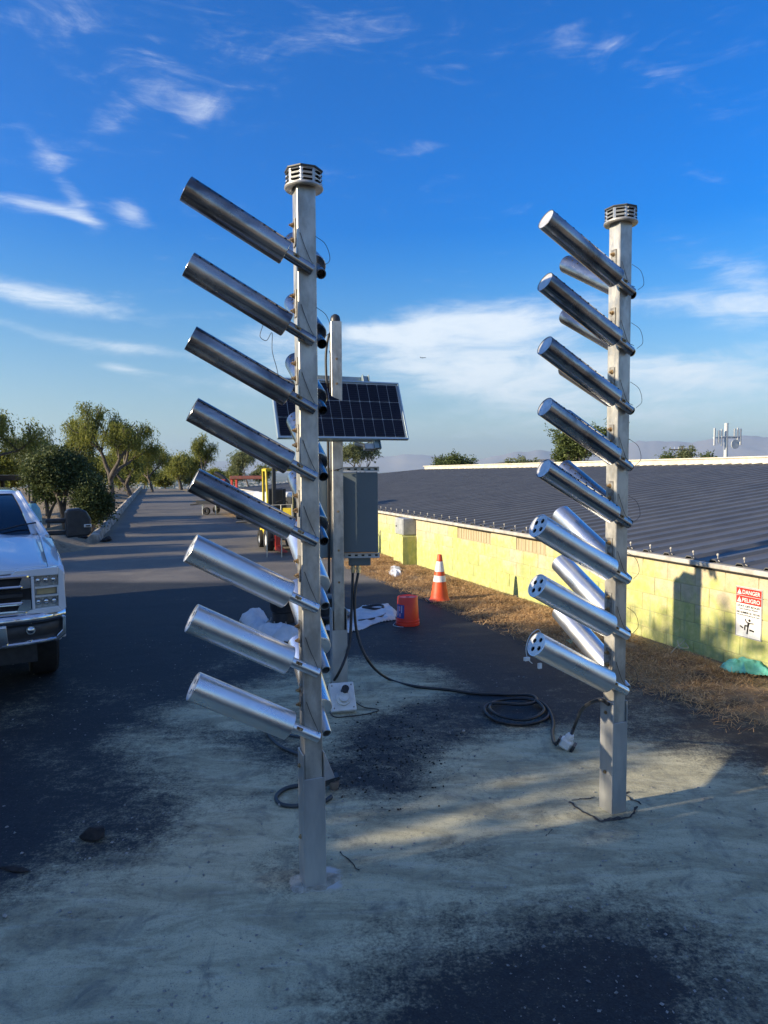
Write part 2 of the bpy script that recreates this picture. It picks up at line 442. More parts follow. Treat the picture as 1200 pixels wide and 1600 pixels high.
    hgt = t.m('ADD', t.m('ADD', t.m('MULTIPLY', fine, .55), t.m('MULTIPLY', stone, .28)), t.m('ADD', t.m('MULTIPLY', dm, .8), t.m('MULTIPLY', mid, 1.2)))
    bp = t.n('ShaderNodeBump'); bp.inputs['Strength'].default_value = .55; bp.inputs['Distance'].default_value = .006
    t.plug(bp.inputs['Height'], hgt); t.plug(bs.inputs['Normal'], bp.outputs[0])
    return m
ASPH = asphalt_mat()

# ------------------------------------------------------------------ terrain sheet out to the horizon
def terrain_z(x, y):
    fall = np.maximum(0, (y+.33*x*0)-CREST-1.0)
    z = -.03-np.minimum(fall*.10, 8)-np.minimum(np.maximum(fall-60, 0)*.13, 60)
    sx = np.maximum(0, (x-wall_x(y))-14)                  # the hill drops behind the long building
    z = np.minimum(z, -.03-np.minimum(sx*.10, 8)-np.minimum(np.maximum(sx-70, 0)*.13, 60))
    sl = np.maximum(0, (kerb_x(y)-x)-22)
    z = np.minimum(z, -.03-np.minimum(sl*.10, 8)-np.minimum(np.maximum(sl-70, 0)*.13, 60))
    return z
def stretch_axis(lo, hi, near_lo, near_hi, n_near, grow):
    a = list(np.linspace(near_lo, near_hi, n_near)); st = a[1]-a[0]
    s = st; v = near_hi
    while v < hi: s *= grow; v = min(v+s, hi); a.append(v)
    s = st; v = near_lo
    while v > lo: s *= grow; v = max(v-s, lo); a.insert(0, v)
    return np.array(a)
tx = stretch_axis(-24000, 24000, -40, 40, 150, 1.13); ty = stretch_axis(-12000, 17000, -6, 95, 170, 1.13)
Xg, Yg = np.meshgrid(tx, ty); Zg = terrain_z(Xg, Yg)
left = np.clip((kerb_x(Yg)-.35-Xg)/1.0, 0, 1)*(Yg > 17)*(Yg < 90)
Zg = Zg+left*(fbm(Xg*.6, Yg*.6, 4, 3)*.55-.10)*np.exp(-np.maximum(0, kerb_x(Yg)-Xg-14)/10)
nearl = np.clip((-7.3-Xg)/1.5, 0, 1)*np.clip((Yg-15)/2.0, 0, 1)*(Yg <= 19)
Zg = Zg+nearl*fbm(Xg*.9, Yg*.9, 4, 5)*.30
tag(grid_mesh('terrain', Xg, Yg, Zg, EARTH), kind='structure')

# ------------------------------------------------------------------ asphalt yard and road
ylist = np.concatenate([np.linspace(.6, 1.8, 20), np.linspace(1.83, 9.0, 200), np.linspace(9.08, 20, 110), np.linspace(20.3, CREST, 90)])
u = np.concatenate([np.linspace(0, .18, 30, endpoint=False), np.linspace(.18, 1, 210)])
def left_edge(y):
    l = np.where(y < 16.5, -11.0, np.where(y > 19.2, kerb_x(y), 0))
    k = np.clip((y-16.5)/2.7, 0, 1); l2 = -11.0+(KO[0]+11.0+.0)*(k*k*(3-2*k))
    return np.where((y >= 16.5) & (y <= 19.2), l2, l)
Yg = np.repeat(ylist[:, None], len(u), 1); L = left_edge(Yg); Rr = wall_x(Yg)-.04
Xg = L+(Rr-L)*u[None, :]
Zg = (fbm(Xg*1.1, Yg*1.1, 3, 11)-.45)*.022+(fbm(Xg*9, Yg*9, 3, 21)-.45)*.007
Zg = Zg*np.exp(-np.maximum(0, Yg-12)/8)+.006
def in_poly(poly, X_, Y_):
    c = np.zeros(X_.shape, bool); n = len(poly)
    for i in range(n):
        x1, y1 = poly[i]; x2, y2 = poly[(i+1) % n]
        k = ((y1 > Y_) != (y2 > Y_)) & (X_ < (x2-x1)*(Y_-y1)/(y2-y1+1e-12)+x1); c ^= k
    return c
def poly_dist(poly, X_, Y_):
    d = np.full(X_.shape, 1e9); n = len(poly)
    for i in range(n):
        x1, y1 = poly[i]; x2, y2 = poly[(i+1) % n]; dx, dy = x2-x1, y2-y1
        t = np.clip(((X_-x1)*dx+(Y_-y1)*dy)/(dx*dx+dy*dy+1e-12), 0, 1)
        d = np.minimum(d, np.hypot(X_-x1-t*dx, Y_-y1-t*dy))
    return d
def soft(pix, w):
    poly = [ground_pt(*p) for p in pix]
    ins = in_poly(poly, Xg, Yg); d = poly_dist(poly, Xg, Yg)
    return np.clip(.5+np.where(ins, d, -d)/(2*w), 0, 1)
A = soft([(-500, 1500), (-60, 1420), (90, 1335), (235, 1300), (255, 1225), (180, 1165), (200, 1140), (300, 1150), (420, 1170), (600, 1240),
          (640, 1190), (740, 1145), (860, 1130), (985, 1140), (1100, 1165), (1260, 1240), (1500, 1300), (1500, 1700), (1180, 1690), (1110, 1500), (960, 1440),
          (760, 1465), (600, 1500), (520, 1700), (300, 2300), (-500, 2200)], .42)
B = soft([(225, 1120), (330, 1080), (440, 1050), (560, 1030), (690, 1045), (735, 1075), (690, 1110), (590, 1135), (560, 1190), (500, 1215), (400, 1160), (300, 1140)], .32)
Cc = soft([(560, 1215), (570, 1150), (640, 1110), (740, 1100), (740, 1130), (640, 1180), (620, 1235)], .25)
D = soft([(60, 1290), (180, 1250), (300, 1240), (320, 1300), (200, 1340), (90, 1340)], .3)*.35
dust = np.maximum(np.maximum(A, B*.86), D)*(1-.75*Cc)
dust = dust-.38*soft([(383, 1338), (480, 1308), (487, 1385), (440, 1412), (395, 1400)], .05)-.25*soft([(330, 1245), (430, 1232), (440, 1262), (345, 1285)], .06)-.22*soft([(660, 1330), (760, 1300), (800, 1345), (700, 1380)], .08)
dust = np.maximum(dust, .30*np.exp(-((Xg-0)**2/9+(Yg-5)**2/6)))
wht = soft([(440, 1385), (470, 1360), (500, 1350), (545, 1360), (540, 1395), (480, 1400), (455, 1398)], .05)*.75
cr = np.maximum(0, wall_x(Yg)-Xg)*.9353                  # distance to the wall
bandw = 1.18+.35*np.sin(Yg*1.1)*.4+.25*(Yg > 11)*np.clip((Yg-11)/3, 0, 1)
edge = np.clip(.5+(bandw-cr)/.5, 0, 1)*(Yg < 45)
edge = np.maximum(edge, np.clip(.5+(.5-(Xg-L))/.9, 0, 1)*np.where(Yg < 19, 1, .6))
shade_tone = 1-np.clip((Yg-12.2+.05*(Xg+3))/.5, 0, 1)  # near asphalt painted darker, up to where the yard shade ends
shade_tone = np.where(Yg < 12, 1, np.maximum(shade_tone, .25*np.exp(-((Yg-30)/30)**2)))
tag(grid_mesh('asphalt_road', Xg, Yg, Zg, ASPH, {'dust': dust, 'edge': edge, 'shade_tone': shade_tone, 'white': wht}), kind='structure')
def gz(x, y):                                            # height of the yard surface
    x = np.asarray(float(x)); y = np.asarray(float(y))
    z = (fbm(x*1.1, y*1.1, 3, 11)-.45)*.022+(fbm(x*9, y*9, 3, 21)-.45)*.007
    return float(z*math.exp(-max(0, float(y)-12)/8)+.006)

# ------------------------------------------------------------------ kerb along the left of the road
CONC = pmat('old_concrete', (.40, .36, .30), (.20, .18, .155), rough=.9, scale=3, detail=8, bump=.5, bscale=30, world=True)
kb = MB(); N = 120
kverts = []
for i in range(N):
    y = 19.25+(CREST+1-19.25)*i/(N-1); x = kerb_x(y); w = .24; wob = .03*math.sin(i*.9)+.02*math.sin(i*2.3)
    h = .20+.03*math.sin(i*.7)*.5
    for (dx, z) in ((0+wob, -.03), (-.05+wob, h), (-w*.6, h+.03), (-w, h), (-w-.25, -.05)): kverts.append((x+dx, y, z))
fs = [(i*5+k, i*5+k+1, (i+1)*5+k+1, (i+1)*5+k) for i in range(N-1) for k in range(4)]+[(4, 3, 2, 1, 0)]
kb.add(kverts, fs); tag(kb.build('kerb', CONC, auto=30), kind='structure')
# broken end of the kerb: lumps of asphalt and spoil
def lump(name, loc, size, mat, seed, parent=None, sub=3):
    import bmesh
    bm = bmesh.new(); bmesh.ops.create_icosphere(bm, subdivisions=sub, radius=1)
    r = random.Random(seed); offs = [Vector((r.uniform(-1, 1), r.uniform(-1, 1), r.uniform(-1, 1))).normalized() for _ in range(9)]
    am = [r.uniform(.55, .95) for _ in range(9)]
    for v in bm.verts:
        p = v.co.normalized(); d = 1.0
        for o_, a in zip(offs, am):
            q = p.dot(o_)
            if q > a*.75: d = min(d, a*.75/q)
        d *= 1+r.uniform(-.035, .035)
        v.co = Vector((p.x*size[0]*d, p.y*size[1]*d, p.z*size[2]*d))
    me = bpy.data.meshes.new(name); bm.to_mesh(me); bm.free()
    o = bpy.data.objects.new(name, me); link(o, mat, parent); o.location = loc; o.rotation_euler = (0, 0, r.uniform(0, 6)); return o
TARLUMP = pmat('broken_asphalt', (.012, .012, .012), (.035, .03, .028), rough=.95, scale=14, bump=.8, bscale=40)
for i, (px, py, sz, lb) in enumerate([(168, 846, (.24, .20, .12), 'large broken asphalt lump at the near end of the concrete kerb'),
                                      (150, 838, (.15, .14, .10), 'smaller asphalt lump on the dirt just left of the kerb end'),
                                      (128, 842, (.2, .15, .07), 'flat spoil lump behind the truck mirror')]):
    x, y = ground_pt(px, py); tag(lump('asphalt_lump', (x, y, sz[2]*.5), sz, TARLUMP, 40+i), lb, 'rubble', 'lumps of broken asphalt at the kerb end')
x, y = ground_pt(146, 1312); tag(lump('asphalt_chunk', (x, y, gz(x, y)+.028), (.095, .055, .045), TARLUMP, 51), 'black chunk of asphalt lying alone on the dark ground at lower left', 'rubble')
x, y = ground_pt(22, 1362); tag(lump('asphalt_chunk', (x, y, gz(x, y)+.008), (.10, .035, .014), TARLUMP, 52), 'thin flat asphalt flake at the far left foreground', 'rubble')

# loose stones: countless small ones as stuff
STONE = pmat('pale_grit', (.32, .32, .30), (.16, .165, .165), rough=.9, scale=30)
def grit(n, name, region, smin, smax, mat, seed):
    r = np.random.default_rng(seed); vs = []; fs = []
    base = np.array([(1, 0, 0), (-1, 0, 0), (0, 1, 0), (0, -1, 0), (0, 0, 1), (0, 0, -1)], float)
    tri = [(0, 2, 4), (2, 1, 4), (1, 3, 4), (3, 0, 4), (2, 0, 5), (1, 2, 5), (3, 1, 5), (0, 3, 5)]
    k = 0
    while k < n:
        x, y, ok = region(r)
        if not ok: continue
        s = smin*(smax/smin)**(r.random()**2.6); a = r.uniform(0, 6.28)
        z = gz(x, y)
        b = base*(s*r.uniform(.6, 1.3, 3))*np.array([1, 1, .7]); b = b+r.normal(0, s*.12, b.shape)
        c, s_ = math.cos(a), math.sin(a)
        for p in b: vs.append((x+p[0]*c-p[1]*s_, y+p[0]*s_+p[1]*c, z+s*.25+p[2]))
        fs += [tuple(i+k*6 for i in f) for f in tri]; k += 1
    return tag(meshobj(name, vs, fs, mat), 'scattered small stones and grit on the dusty asphalt', 'gravel', kind='stuff')
def reg1(r):
    y = 1.7+6.5*r.random()**1.3; x = r.uniform(-.6, .6)*y*1.15; return x, y, (x < wall_x(y)-.2 and vnoise(np.array(x*1.5), np.array(y*1.5), 9) > .35*r.random()+.25)
grit(5200, 'loose_gravel', reg1, .0016, .011, STONE, 3)
def reg2(r):
    px, py = r.normal(600, 55), r.normal(1180, 40); x, y = ground_pt(px, py); return x, y, True
grit(900, 'dark_gravel', reg2, .003, .012, TARLUMP, 4)
for px, py, s, lb in [(702, 1149, .020, 'rounded pale pebble left of the pair near the cable coil'), (724, 1147, .018, 'darker rounded pebble right of the pair near the cable coil'),
                      (437, 1262, .017, 'pale pebble beside the cable loop behind the left mast'), (318, 1370, .011, 'tiny pebble on the dust left of the left mast base'),
                      (8, 1437, .017, 'grey pebble at the far left foreground edge'), (470, 1479, .010, 'tiny white pebble on the dust below the left mast')]:
    x, y = ground_pt(px, py); tag(lump('pebble', (x, y, gz(x, y)+s*.5), (s, s*.8, s*.7), STONE, int(px), sub=2), lb, 'pebble', 'loose pebbles on the yard')

# ------------------------------------------------------------------ long low building
def block_mat():
    m, t, bs = newmat('lichen_stained_block')
    P = t.n('ShaderNodeNewGeometry').outputs['Position']
    oi = t.n('ShaderNodeObjectInfo').outputs['Random']
    a = t.noise(P, 1.6, 6, .65, .8); b = t.noise(P, 11, 6, .68); c = t.noise(P, 70, 4, .65)
    Zs = t.n('ShaderNodeSeparateXYZ'); t.plug(Zs.inputs[0], P)
    run = t.noise(t.map(P, scale=(6, 6, 1.0)), 1.5, 5, .6, .4)
    green = t.mix(t.sm(b, .35, .68), (.40, .42, .13), (.55, .52, .22))
    green = t.mix(t.m('MULTIPLY', t.sm(t.noise(P, 2.6, 7, .7, 1.2), .50, .68), .6), green, (.25, .31, .12))
    green = t.mix(t.sm(run, .52, .70), green, (.31, .36, .17))
    tan = t.mix(t.sm(b, .35, .65), (.42, .36, .24), (.54, .46, .31))
    k = t.m('ADD', t.m('ADD', t.m('MULTIPLY', a, 1.2), t.m('MULTIPLY', t.m('SUBTRACT', oi, .5), .26)), t.m('MULTIPLY', t.m('SUBTRACT', .62, Zs.outputs[2]), .70))
    col = t.mix(t.sm(k, .40, .72), tan, green)
    col = t.mix(t.m('MULTIPLY', t.sm(c, .58, .72), .5), col, (.16, .16, .07))
    t.plug(bs.inputs['Base Color'], col); bs.inputs['Roughness'].default_value = .9
    bp = t.n('ShaderNodeBump'); bp.inputs['Strength'].default_value = .45; bp.inputs['Distance'].default_value = .006
    t.plug(bp.inputs['Height'], t.m('ADD', c, t.m('MULTIPLY', b, .6))); t.plug(bs.inputs['Normal'], bp.outputs[0])
    return m
BLOCK = block_mat()
MORTAR = pmat('mortar', (.40, .39, .21), (.34, .33, .17), rough=.95, scale=12, world=True)
CREAM = pmat('cream_fascia', (.62, .57, .46), (.50, .45, .36), rough=.7, scale=5, world=True)
SILL = pmat('weathered_gutter', (.52, .49, .42), (.34, .32, .28), rough=.7, scale=7, world=True)
ROOFM = pmat('dark_grey_roof_sheet', (.085, .086, .086), (.12, .119, .115), rough=.50, metal=.1, scale=1.6, lo=.3, hi=.7, bump=.06, bscale=5, spec=.6)
VENTM = pmat('brown_vent', (.36, .30, .17), (.44, .37, .24), rough=.8, scale=30, stretch=(1, 1, .1))
GREYEL = pmat('grey_metal_box', (.36, .38, .38), (.27, .29, .30), rough=.55, scale=9)
BT = 30.3                                            # far end of the building along the wall
bld = empty('low_building', wp(0), WALL_RZ, 'long low block building with a dark corrugated roof along the right of the yard', 'building')
# local: x = into the building, y = along the wall
wall = MB().box((.088, (BT-4)/2, .41), (.19, BT+4, .97)).build('wall', MORTAR, bld)
bm_block = MB().box((0, 0, 0), (.03, .394, .194), bev=.004)
proto = None; nblk = 0
vents = [(5.2, 6.4), (3.6, 4.4), (10.8, 11.6)]
far = MB()
for c in range(5):
    z = -.08+.2*c+.1
    off = .2 if c % 2 else 0
    k = 0; tpos = -3.6+off
    while tpos < BT-.3:
        tc_ = tpos+.2; skip = c == 4 and any(a-.01 <= tpos+.02 and tpos+.38 <= b+.01 for a, b in vents)
        if c == 4 and any(a < tc_ < b for a, b in vents): skip = True
        if not skip:
            dx = random.uniform(-.0025, .0025)
            if tpos < 18 and nblk < 285:
                if proto is None: proto = bm_block.build('block', BLOCK, wall); o = proto
                else: o = inst(proto, 'block', wall)
                o.location = (.002+dx, tc_, z); o.rotation_euler = (0, random.uniform(-.004, .004), random.uniform(-.003, .003)); nblk += 1
            else: far.box((.002+dx, tc_, z), (.03, .394, .194))
        tpos += .4
tag(far.build('block', BLOCK, wall), 'the far courses of blocks', kind='stuff')
for i, (a, b) in enumerate(vents):
    vb = MB(); vb.box((-.004, (a+b)/2, .82), (.012, b-a-.03, .17))
    n = int((b-a)/.09)
    for k in range(n): vb.box((-.011, a+.05+k*(b-a-.1)/(n-1), .82), (.010, .016, .165))
    vb.box((-.006, b-.008, .82), (.03, .014, .19)).box((-.004, (a+b)/2, .728), (.024, b-a, .012))
    vb.build('vent_panel', VENTM, bld)
MB().box((-.02, (BT-4)/2, .936), (.05, BT+4, .022)).build('gap_shade_strip', pmat('dark_gap', (.02, .02, .02), rough=.9), bld)  # black strip painted in for the shaded gap under the gutter
MB().box((-.035, (BT-4)/2, .974), (.10, BT+4, .05), bev=.008).build('gutter', SILL, bld)
MB().box((.11, BT+.1, .45), (.26, .2, 1.0)).build('end_pier', BLOCK, bld)
MB().box((5.0, BT+.1, .3), (10.0, .18, 1.2)).build('end_wall', BLOCK, bld)
# corrugated sheets, one object each
def sheet_mesh(length, width=.99, pitch=.33):
    prof = []
    for k in range(3):
        y0 = k*pitch; prof += [(y0, 0), (y0+.20, 0), (y0+.225, .030), (y0+.285, .030), (y0+.31, 0)]
    prof.append((width, 0)); vs = []
    for x in (0, length):
        for (y, z) in prof: vs.append((x, y, z))
    n = len(prof); fs = [(k, k+1, n+k+1, n+k) for k in range(n-1)]
    # edge lip so the sheet shows a thickness at the eave
    base = len(vs)
    for (y, z) in prof: vs.append((0, y, z-.012))
    fs += [(k, base+k, base+k+1, k+1) for k in range(n-1)]
    return vs, fs
roof = MB().box((4.9, BT/2-1, .55), (9.0, BT+1, .02)).build('roof', pmat('roof_underlay', (.03, .03, .03), rough=.9), bld)
vs, fs = sheet_mesh(10.08); p0 = None; t = -4.0; W_R = 10.0
while t < BT-.2:
    zr = 2.09-.0075*t; ang = math.atan2(zr-1.01, W_R-(-.02))
    if p0 is None: p0 = meshobj('roof_sheet', vs, fs, ROOFM, roof); o = p0
    else: o = inst(p0, 'roof_sheet', roof)
    o.location = (-.03, t, 1.006+random.uniform(-.001, .001)); o.rotation_euler = (0, -ang, 0); t += .99
rb = MB()
rb.add([(9.98, -4, 2.08+.03), (9.98, BT, 2.09-.0075*BT), (9.98, BT, 2.09-.0075*BT+.17), (9.98, -4, 2.12+.17),
        (10.3, -4, 2.12), (10.3, BT, 2.09-.0075*BT), (10.3, BT, 2.09-.0075*BT+.17), (10.3, -4, 2.12+.17)],
       [(0, 1, 2, 3), (4, 7, 6, 5), (3, 2, 6, 7), (0, 3, 7, 4), (1, 5, 6, 2), (0, 4, 5, 1)])
rb.build('ridge_curb', CREAM, bld)
rb = MB()
za, zb = 2.12+.17, 2.09-.0075*BT+.17
rb.add([(9.93, -4, za), (9.93, BT+.1, zb), (9.93, BT+.1, zb+.035), (9.93, -4, za+.035), (10.35, -4, za), (10.35, BT+.1, zb), (10.35, BT+.1, zb+.035), (10.35, -4, za+.035)],
       [(0, 1, 2, 3), (4, 7, 6, 5), (3, 2, 6, 7), (0, 3, 7, 4), (1, 5, 6, 2), (0, 4, 5, 1)])
rb.build('ridge_cap', CREAM, bld)
# closure hooks on the eave
hk = MB().cyl((0, 0, -.02), (0, 0, .05), .006, seg=8).lathe([(.001, .088), (.012, .083), (.017, .07), (.012, .055), (.004, .05)], 10).cyl((-.045, -.07, .0), (-.005, 0, .01), .006, seg=6)
hk0 = hk.build('roof_hook', SILL, bld, auto=40); hk0.location = (.02, -.13, 1.02); hk0.scale = (.8, .8, .85)
for k in range(1, 34): inst(hk0, 'roof_hook', bld, (.02, -.13+.33*k, 1.02+random.uniform(-.004, .004)), (random.uniform(-.05, .05), random.uniform(-.06, .06), random.uniform(-.2, .2)), (.8, .8, .85))
# buttress and the grey box above it
MB().prism([(8.27, -.1), (8.27, .58), (8.33, .62), (8.72, .62), (8.78, .58), (8.78, -.1)], -.32, -.005, 'x').build('buttress', BLOCK, bld, bevel=.006)
eb = empty('electrical_box', wp(8.52, -.16, .622), WALL_RZ, 'tall pale grey electrical box on the green buttress against the wall', 'electrical box')
MB().box((.005, 0, .165), (.28, .44, .33), bev=.006).build('box_body', GREYEL, eb)
MB().box((-.139, 0, .165), (.008, .40, .29), bev=.002).build('box_door', GREYEL, eb)
MB().cyl((-.144, .12, .16), (-.16, .12, .16), .014, seg=8).build('latch', HOLE, eb)

# ------------------------------------------------------------------ danger sign on the wall
SIGNW = pmat('sign_white', (.72, .72, .70), (.66, .66, .64), rough=.35, scale=10, coat=.3)
SIGNR = pmat('sign_red', (.62, .035, .02), (.55, .03, .02), rough=.35, coat=.3)
SIGNK = pmat('sign_black', (.015, .015, .015), rough=.4)
sw, sh = .305, .50
sg = empty('danger_sign', wp(.10, -.02, .31), WALL_RZ, 'red and white danger notice about staying off the roof fixed to the yellow-green wall', 'sign')
# local: the face looks to -x ; horizontally the reader's right is -y
MB().box((0, 0, sh/2), (.006, sw, sh)).build('sign_plate', SIGNW, sg)
fr = MB()
fr.box((-.0035, 0, sh-.006), (.002, sw-.006, .004)).box((-.0035, 0, .006), (.002, sw-.006, .004))
fr.box((-.0035, sw/2-.005, sh/2), (.002, .004, sh-.012)).box((-.0035, -sw/2+.005, sh/2), (.002, .004, sh-.012))
fr.build('border_line', SIGNK, sg)
MB().box((-.004, 0, sh-.050), (.002, sw-.02, .074)).build('red_band', SIGNR, sg)
MB().box((-.004, 0, sh-.128), (.002, sw-.02, .074)).build('red_band', SIGNR, sg)
def sign_text(txt, cy, z, size, mat, width, name='lettering'):
    me = text_mesh(txt, size, 'CENTER', .0006, width)
    o = bpy.data.objects.new(name, me); link(o, mat, sg); o.location = (-.0062, cy, z)
    o.rotation_euler = (R(90), 0, R(-90)); return o
sign_text('DANGER', -.028, sh-.070, .056, SIGNW, .205)
sign_text('PELIGRO', -.028, sh-.148, .056, SIGNW, .205)
sign_text('STAY OFF ROOF!', 0, sh-.200, .030, SIGNK, .26)
sign_text("CAN'T SUPPORT WEIGHT", 0, sh-.222, .015, SIGNK, .23)
sign_text('NO SUBIRSE AL TECHO', 0, sh-.262, .027, SIGNK, .27)
sign_text('NO PUEDE SOPORTAR EL PESO', 0, sh-.284, .015, SIGNK, .26)
MB().box((-.0045, 0, sh-.2335), (.002, .24, .0015)).build('divider_line', SIGNK, sg)
for zc in (sh-.05, sh-.128):
    tr = MB(); tr.prism([(.135, zc-.026), (.082, zc-.026), (.1085, zc+.026)], -.0068, -.0055, 'x'); tr.build('warning_triangle', SIGNW, sg)
    MB().box((-.0075, .1085, zc+.002), (.001, .004, .022)).box((-.0075, .1085, zc-.017), (.001, .004, .005)).build('exclamation_mark', SIGNR, sg)
pic = MB()
def limb(pts, w):
    for (a, b) in zip(pts[:-1], pts[1:]):
        a = Vector(a); b = Vector(b); d = (b-a).normalized(); n = Vector((-d.y, d.x))*w
        pic.prism([tuple(a+n-d*w*.3), tuple(b+n+d*w*.3), tuple(b-n+d*w*.3), tuple(a-n-d*w*.3)], -.0058, -.0045, 'x')
def H2(a, b): return (-a, b)
S_ = .155
def q_(x, y): return (-(x-.5)*S_*1.25, .035+y*S_)
pic.prism([(q_(.58, .93)[0]+.014*math.cos(a*.5236), q_(.58, .93)[1]+.014*math.sin(a*.5236)) for a in range(12)], -.0058, -.0045, 'x')
limb([q_(.54, .78), q_(.49, .52)], .011); limb([q_(.55, .74), q_(.83, .78)], .005); limb([q_(.5, .74), q_(.38, .82), q_(.32, .98)], .0055)
limb([q_(.50, .52), q_(.45, .05)], .0075); limb([q_(.48, .55), q_(.32, .56), q_(.30, .28)], .007)
limb([q_(.02, .47), q_(.20, .38)], .006); limb([q_(.60, .33), q_(.86, .30)], .008)
pic.build('falling_figure_pictogram', SIGNK, sg)

# ------------------------------------------------------------------ tube masts
PHI = R(28.5)
def rot_to(d):                                       # rotation taking local +x to d, keeping z up
    d = Vector(d).normalized(); y = Vector((0, 0, 1)).cross(d).normalized(); z = d.cross(y)
    return Matrix((d, y, z)).transposed().to_euler()
def barrel_meshes():
    """one tube arm lies along +x from the open pipe end at the origin"""
    out = {}
    for kind, Lp, Lt, r in (('upper_l', .138, .480, .056), ('upper_r', .130, .535, .0545), ('low_l', .156, .485, .066), ('low_r', .155, .548, .066)):
        upper = kind.startswith('upper')
        b = MB()
        seg = 40; x0, x1 = Lp, Lp+Lt
        prof = [(x0+.002, r-.010), (x0, r-.004), (x0+.003, r), (x1-.001, r), (x1, r-.001), (x1, r-.0035), (x1-.006, r-.004)]
        vs = []
        for (x, rr) in prof:
            for k in range(seg): a = 2*math.pi*k/seg; vs.append((x, rr*math.cos(a), rr*math.sin(a)))
        fs = [(i*seg+k, i*seg+(k+1) % seg, (i+1)*seg+(k+1) % seg, (i+1)*seg+k) for i in range(len(prof)-1) for k in range(seg)]
        fs.append(tuple(range(seg))[::-1]); b.add(vs, fs)
        pipe = MB().tube((0, 0, 0), (Lp+.03, 0, 0), .0235, .0195, 24)
        collar = MB().box((Lp-.045, .018, .010), (.03, .014, .012)).cyl((Lp-.045, .02, .006), (Lp-.045, .034, .012), .006, seg=6)
        cap = MB(); n = 40; rc = r-.0036; xc = x1-.004
        if not upper:                                # four round holes in a disc: ring pieces round each hole
            holes = [(.53*rc*math.cos(R(a)), .53*rc*math.sin(R(a))) for a in (62, 152, 242, 332)]
            hole_r = .0135
            import bmesh
            bm = bmesh.new()
            outer = [bm.verts.new((xc, rc*math.cos(2*math.pi*k/n), rc*math.sin(2*math.pi*k/n))) for k in range(n)]
            es = [bm.edges.new((outer[k], outer[(k+1) % n])) for k in range(n)]
            for (hy, hz) in holes:
                vsx = [bm.verts.new((xc, hy+hole_r*math.cos(2*math.pi*k/14), hz+hole_r*math.sin(2*math.pi*k/14))) for k in range(14)]
                es += [bm.edges.new((vsx[k], vsx[(k+1) % 14])) for k in range(14)]
            bmesh.ops.triangle_fill(bm, use_beauty=True, edges=es)
            g2 = bmesh.ops.extrude_face_region(bm, geom=list(bm.faces))
            bmesh.ops.translate(bm, vec=(-.006, 0, 0), verts=[v for v in g2['geom'] if isinstance(v, bmesh.types.BMVert)])
            bmesh.ops.recalc_face_normals(bm, faces=bm.faces)
            me = bpy.data.meshes.new('end_cap'); bm.to_mesh(me); bm.free()
        else:
            vs = [(xc, 0, 0)]+[(xc, rc*math.cos(2*math.pi*k/n), rc*math.sin(2*math.pi*k/n)) for k in range(n)]
            me = bpy.data.meshes.new('end_cap'); me.from_pydata(vs, [], [(0, k+1, (k+1) % n+1) for k in range(n)])
        me.materials.append(CAPM)
        shade_disc = MB()
        if not upper: shade_disc.cyl((xc-.03, 0, 0), (xc-.028, 0, 0), rc*.99, seg=24)  # near-black disc painted as the dark inside seen through the cap holes
        riv = MB()
        for k in range(9):
            xx = x0+.03+k*(Lt-.06)/8; a = R(48)+.05*math.sin(k*3)
            p = Vector((xx, (r+.0002)*math.cos(a), (r+.0002)*math.sin(a))); nrm = Vector((0, math.cos(a), math.sin(a)))
            riv.cyl(p-nrm*.002, p+nrm*.0012, .0062, .0055, seg=8)
        out[kind] = dict(barrel=b, pipe=pipe, cap=me, riv=riv, collar=collar, shade_disc=shade_disc, upper=upper, L=x1, r=r)
    return out
BK = barrel_meshes()
CACHE = {}
pmat('dark_lid', (.05, .05, .05), (.10, .095, .085), rough=.5, metal=.4, scale=20)
def arm(kind, parent, loc, rot):
    k = BK[kind]
    if kind not in CACHE:
        bar = k['barrel'].build('tube_arm', SHEET if k['upper'] else TUBEAL, parent, auto=30)
        pp = k['pipe'].build('stub_pipe', SHEET if k['upper'] else TUBEAL, bar, auto=30)
        cp = bpy.data.objects.new('end_cap', k['cap']); COL.objects.link(cp); cp.parent = bar
        cl = k['collar'].build('set_screw', RUST, bar)
        ch = [pp, cp, cl]
        if k['upper']: ch.append(tag(k['riv'].build('rivet_row', HOLE, bar), kind='stuff'))
        else: ch.append(k['shade_disc'].build('hole_shade', HOLE, bar))
        CACHE[kind] = (bar, ch); bar.location = loc; bar.rotation_euler = rot; return bar
    src, ch = CACHE[kind]; b = src.copy(); COL.objects.link(b); b.parent = parent; b.location = loc; b.rotation_euler = rot
    for c in ch:
        d = c.copy(); COL.objects.link(d); d.parent = b
    return b
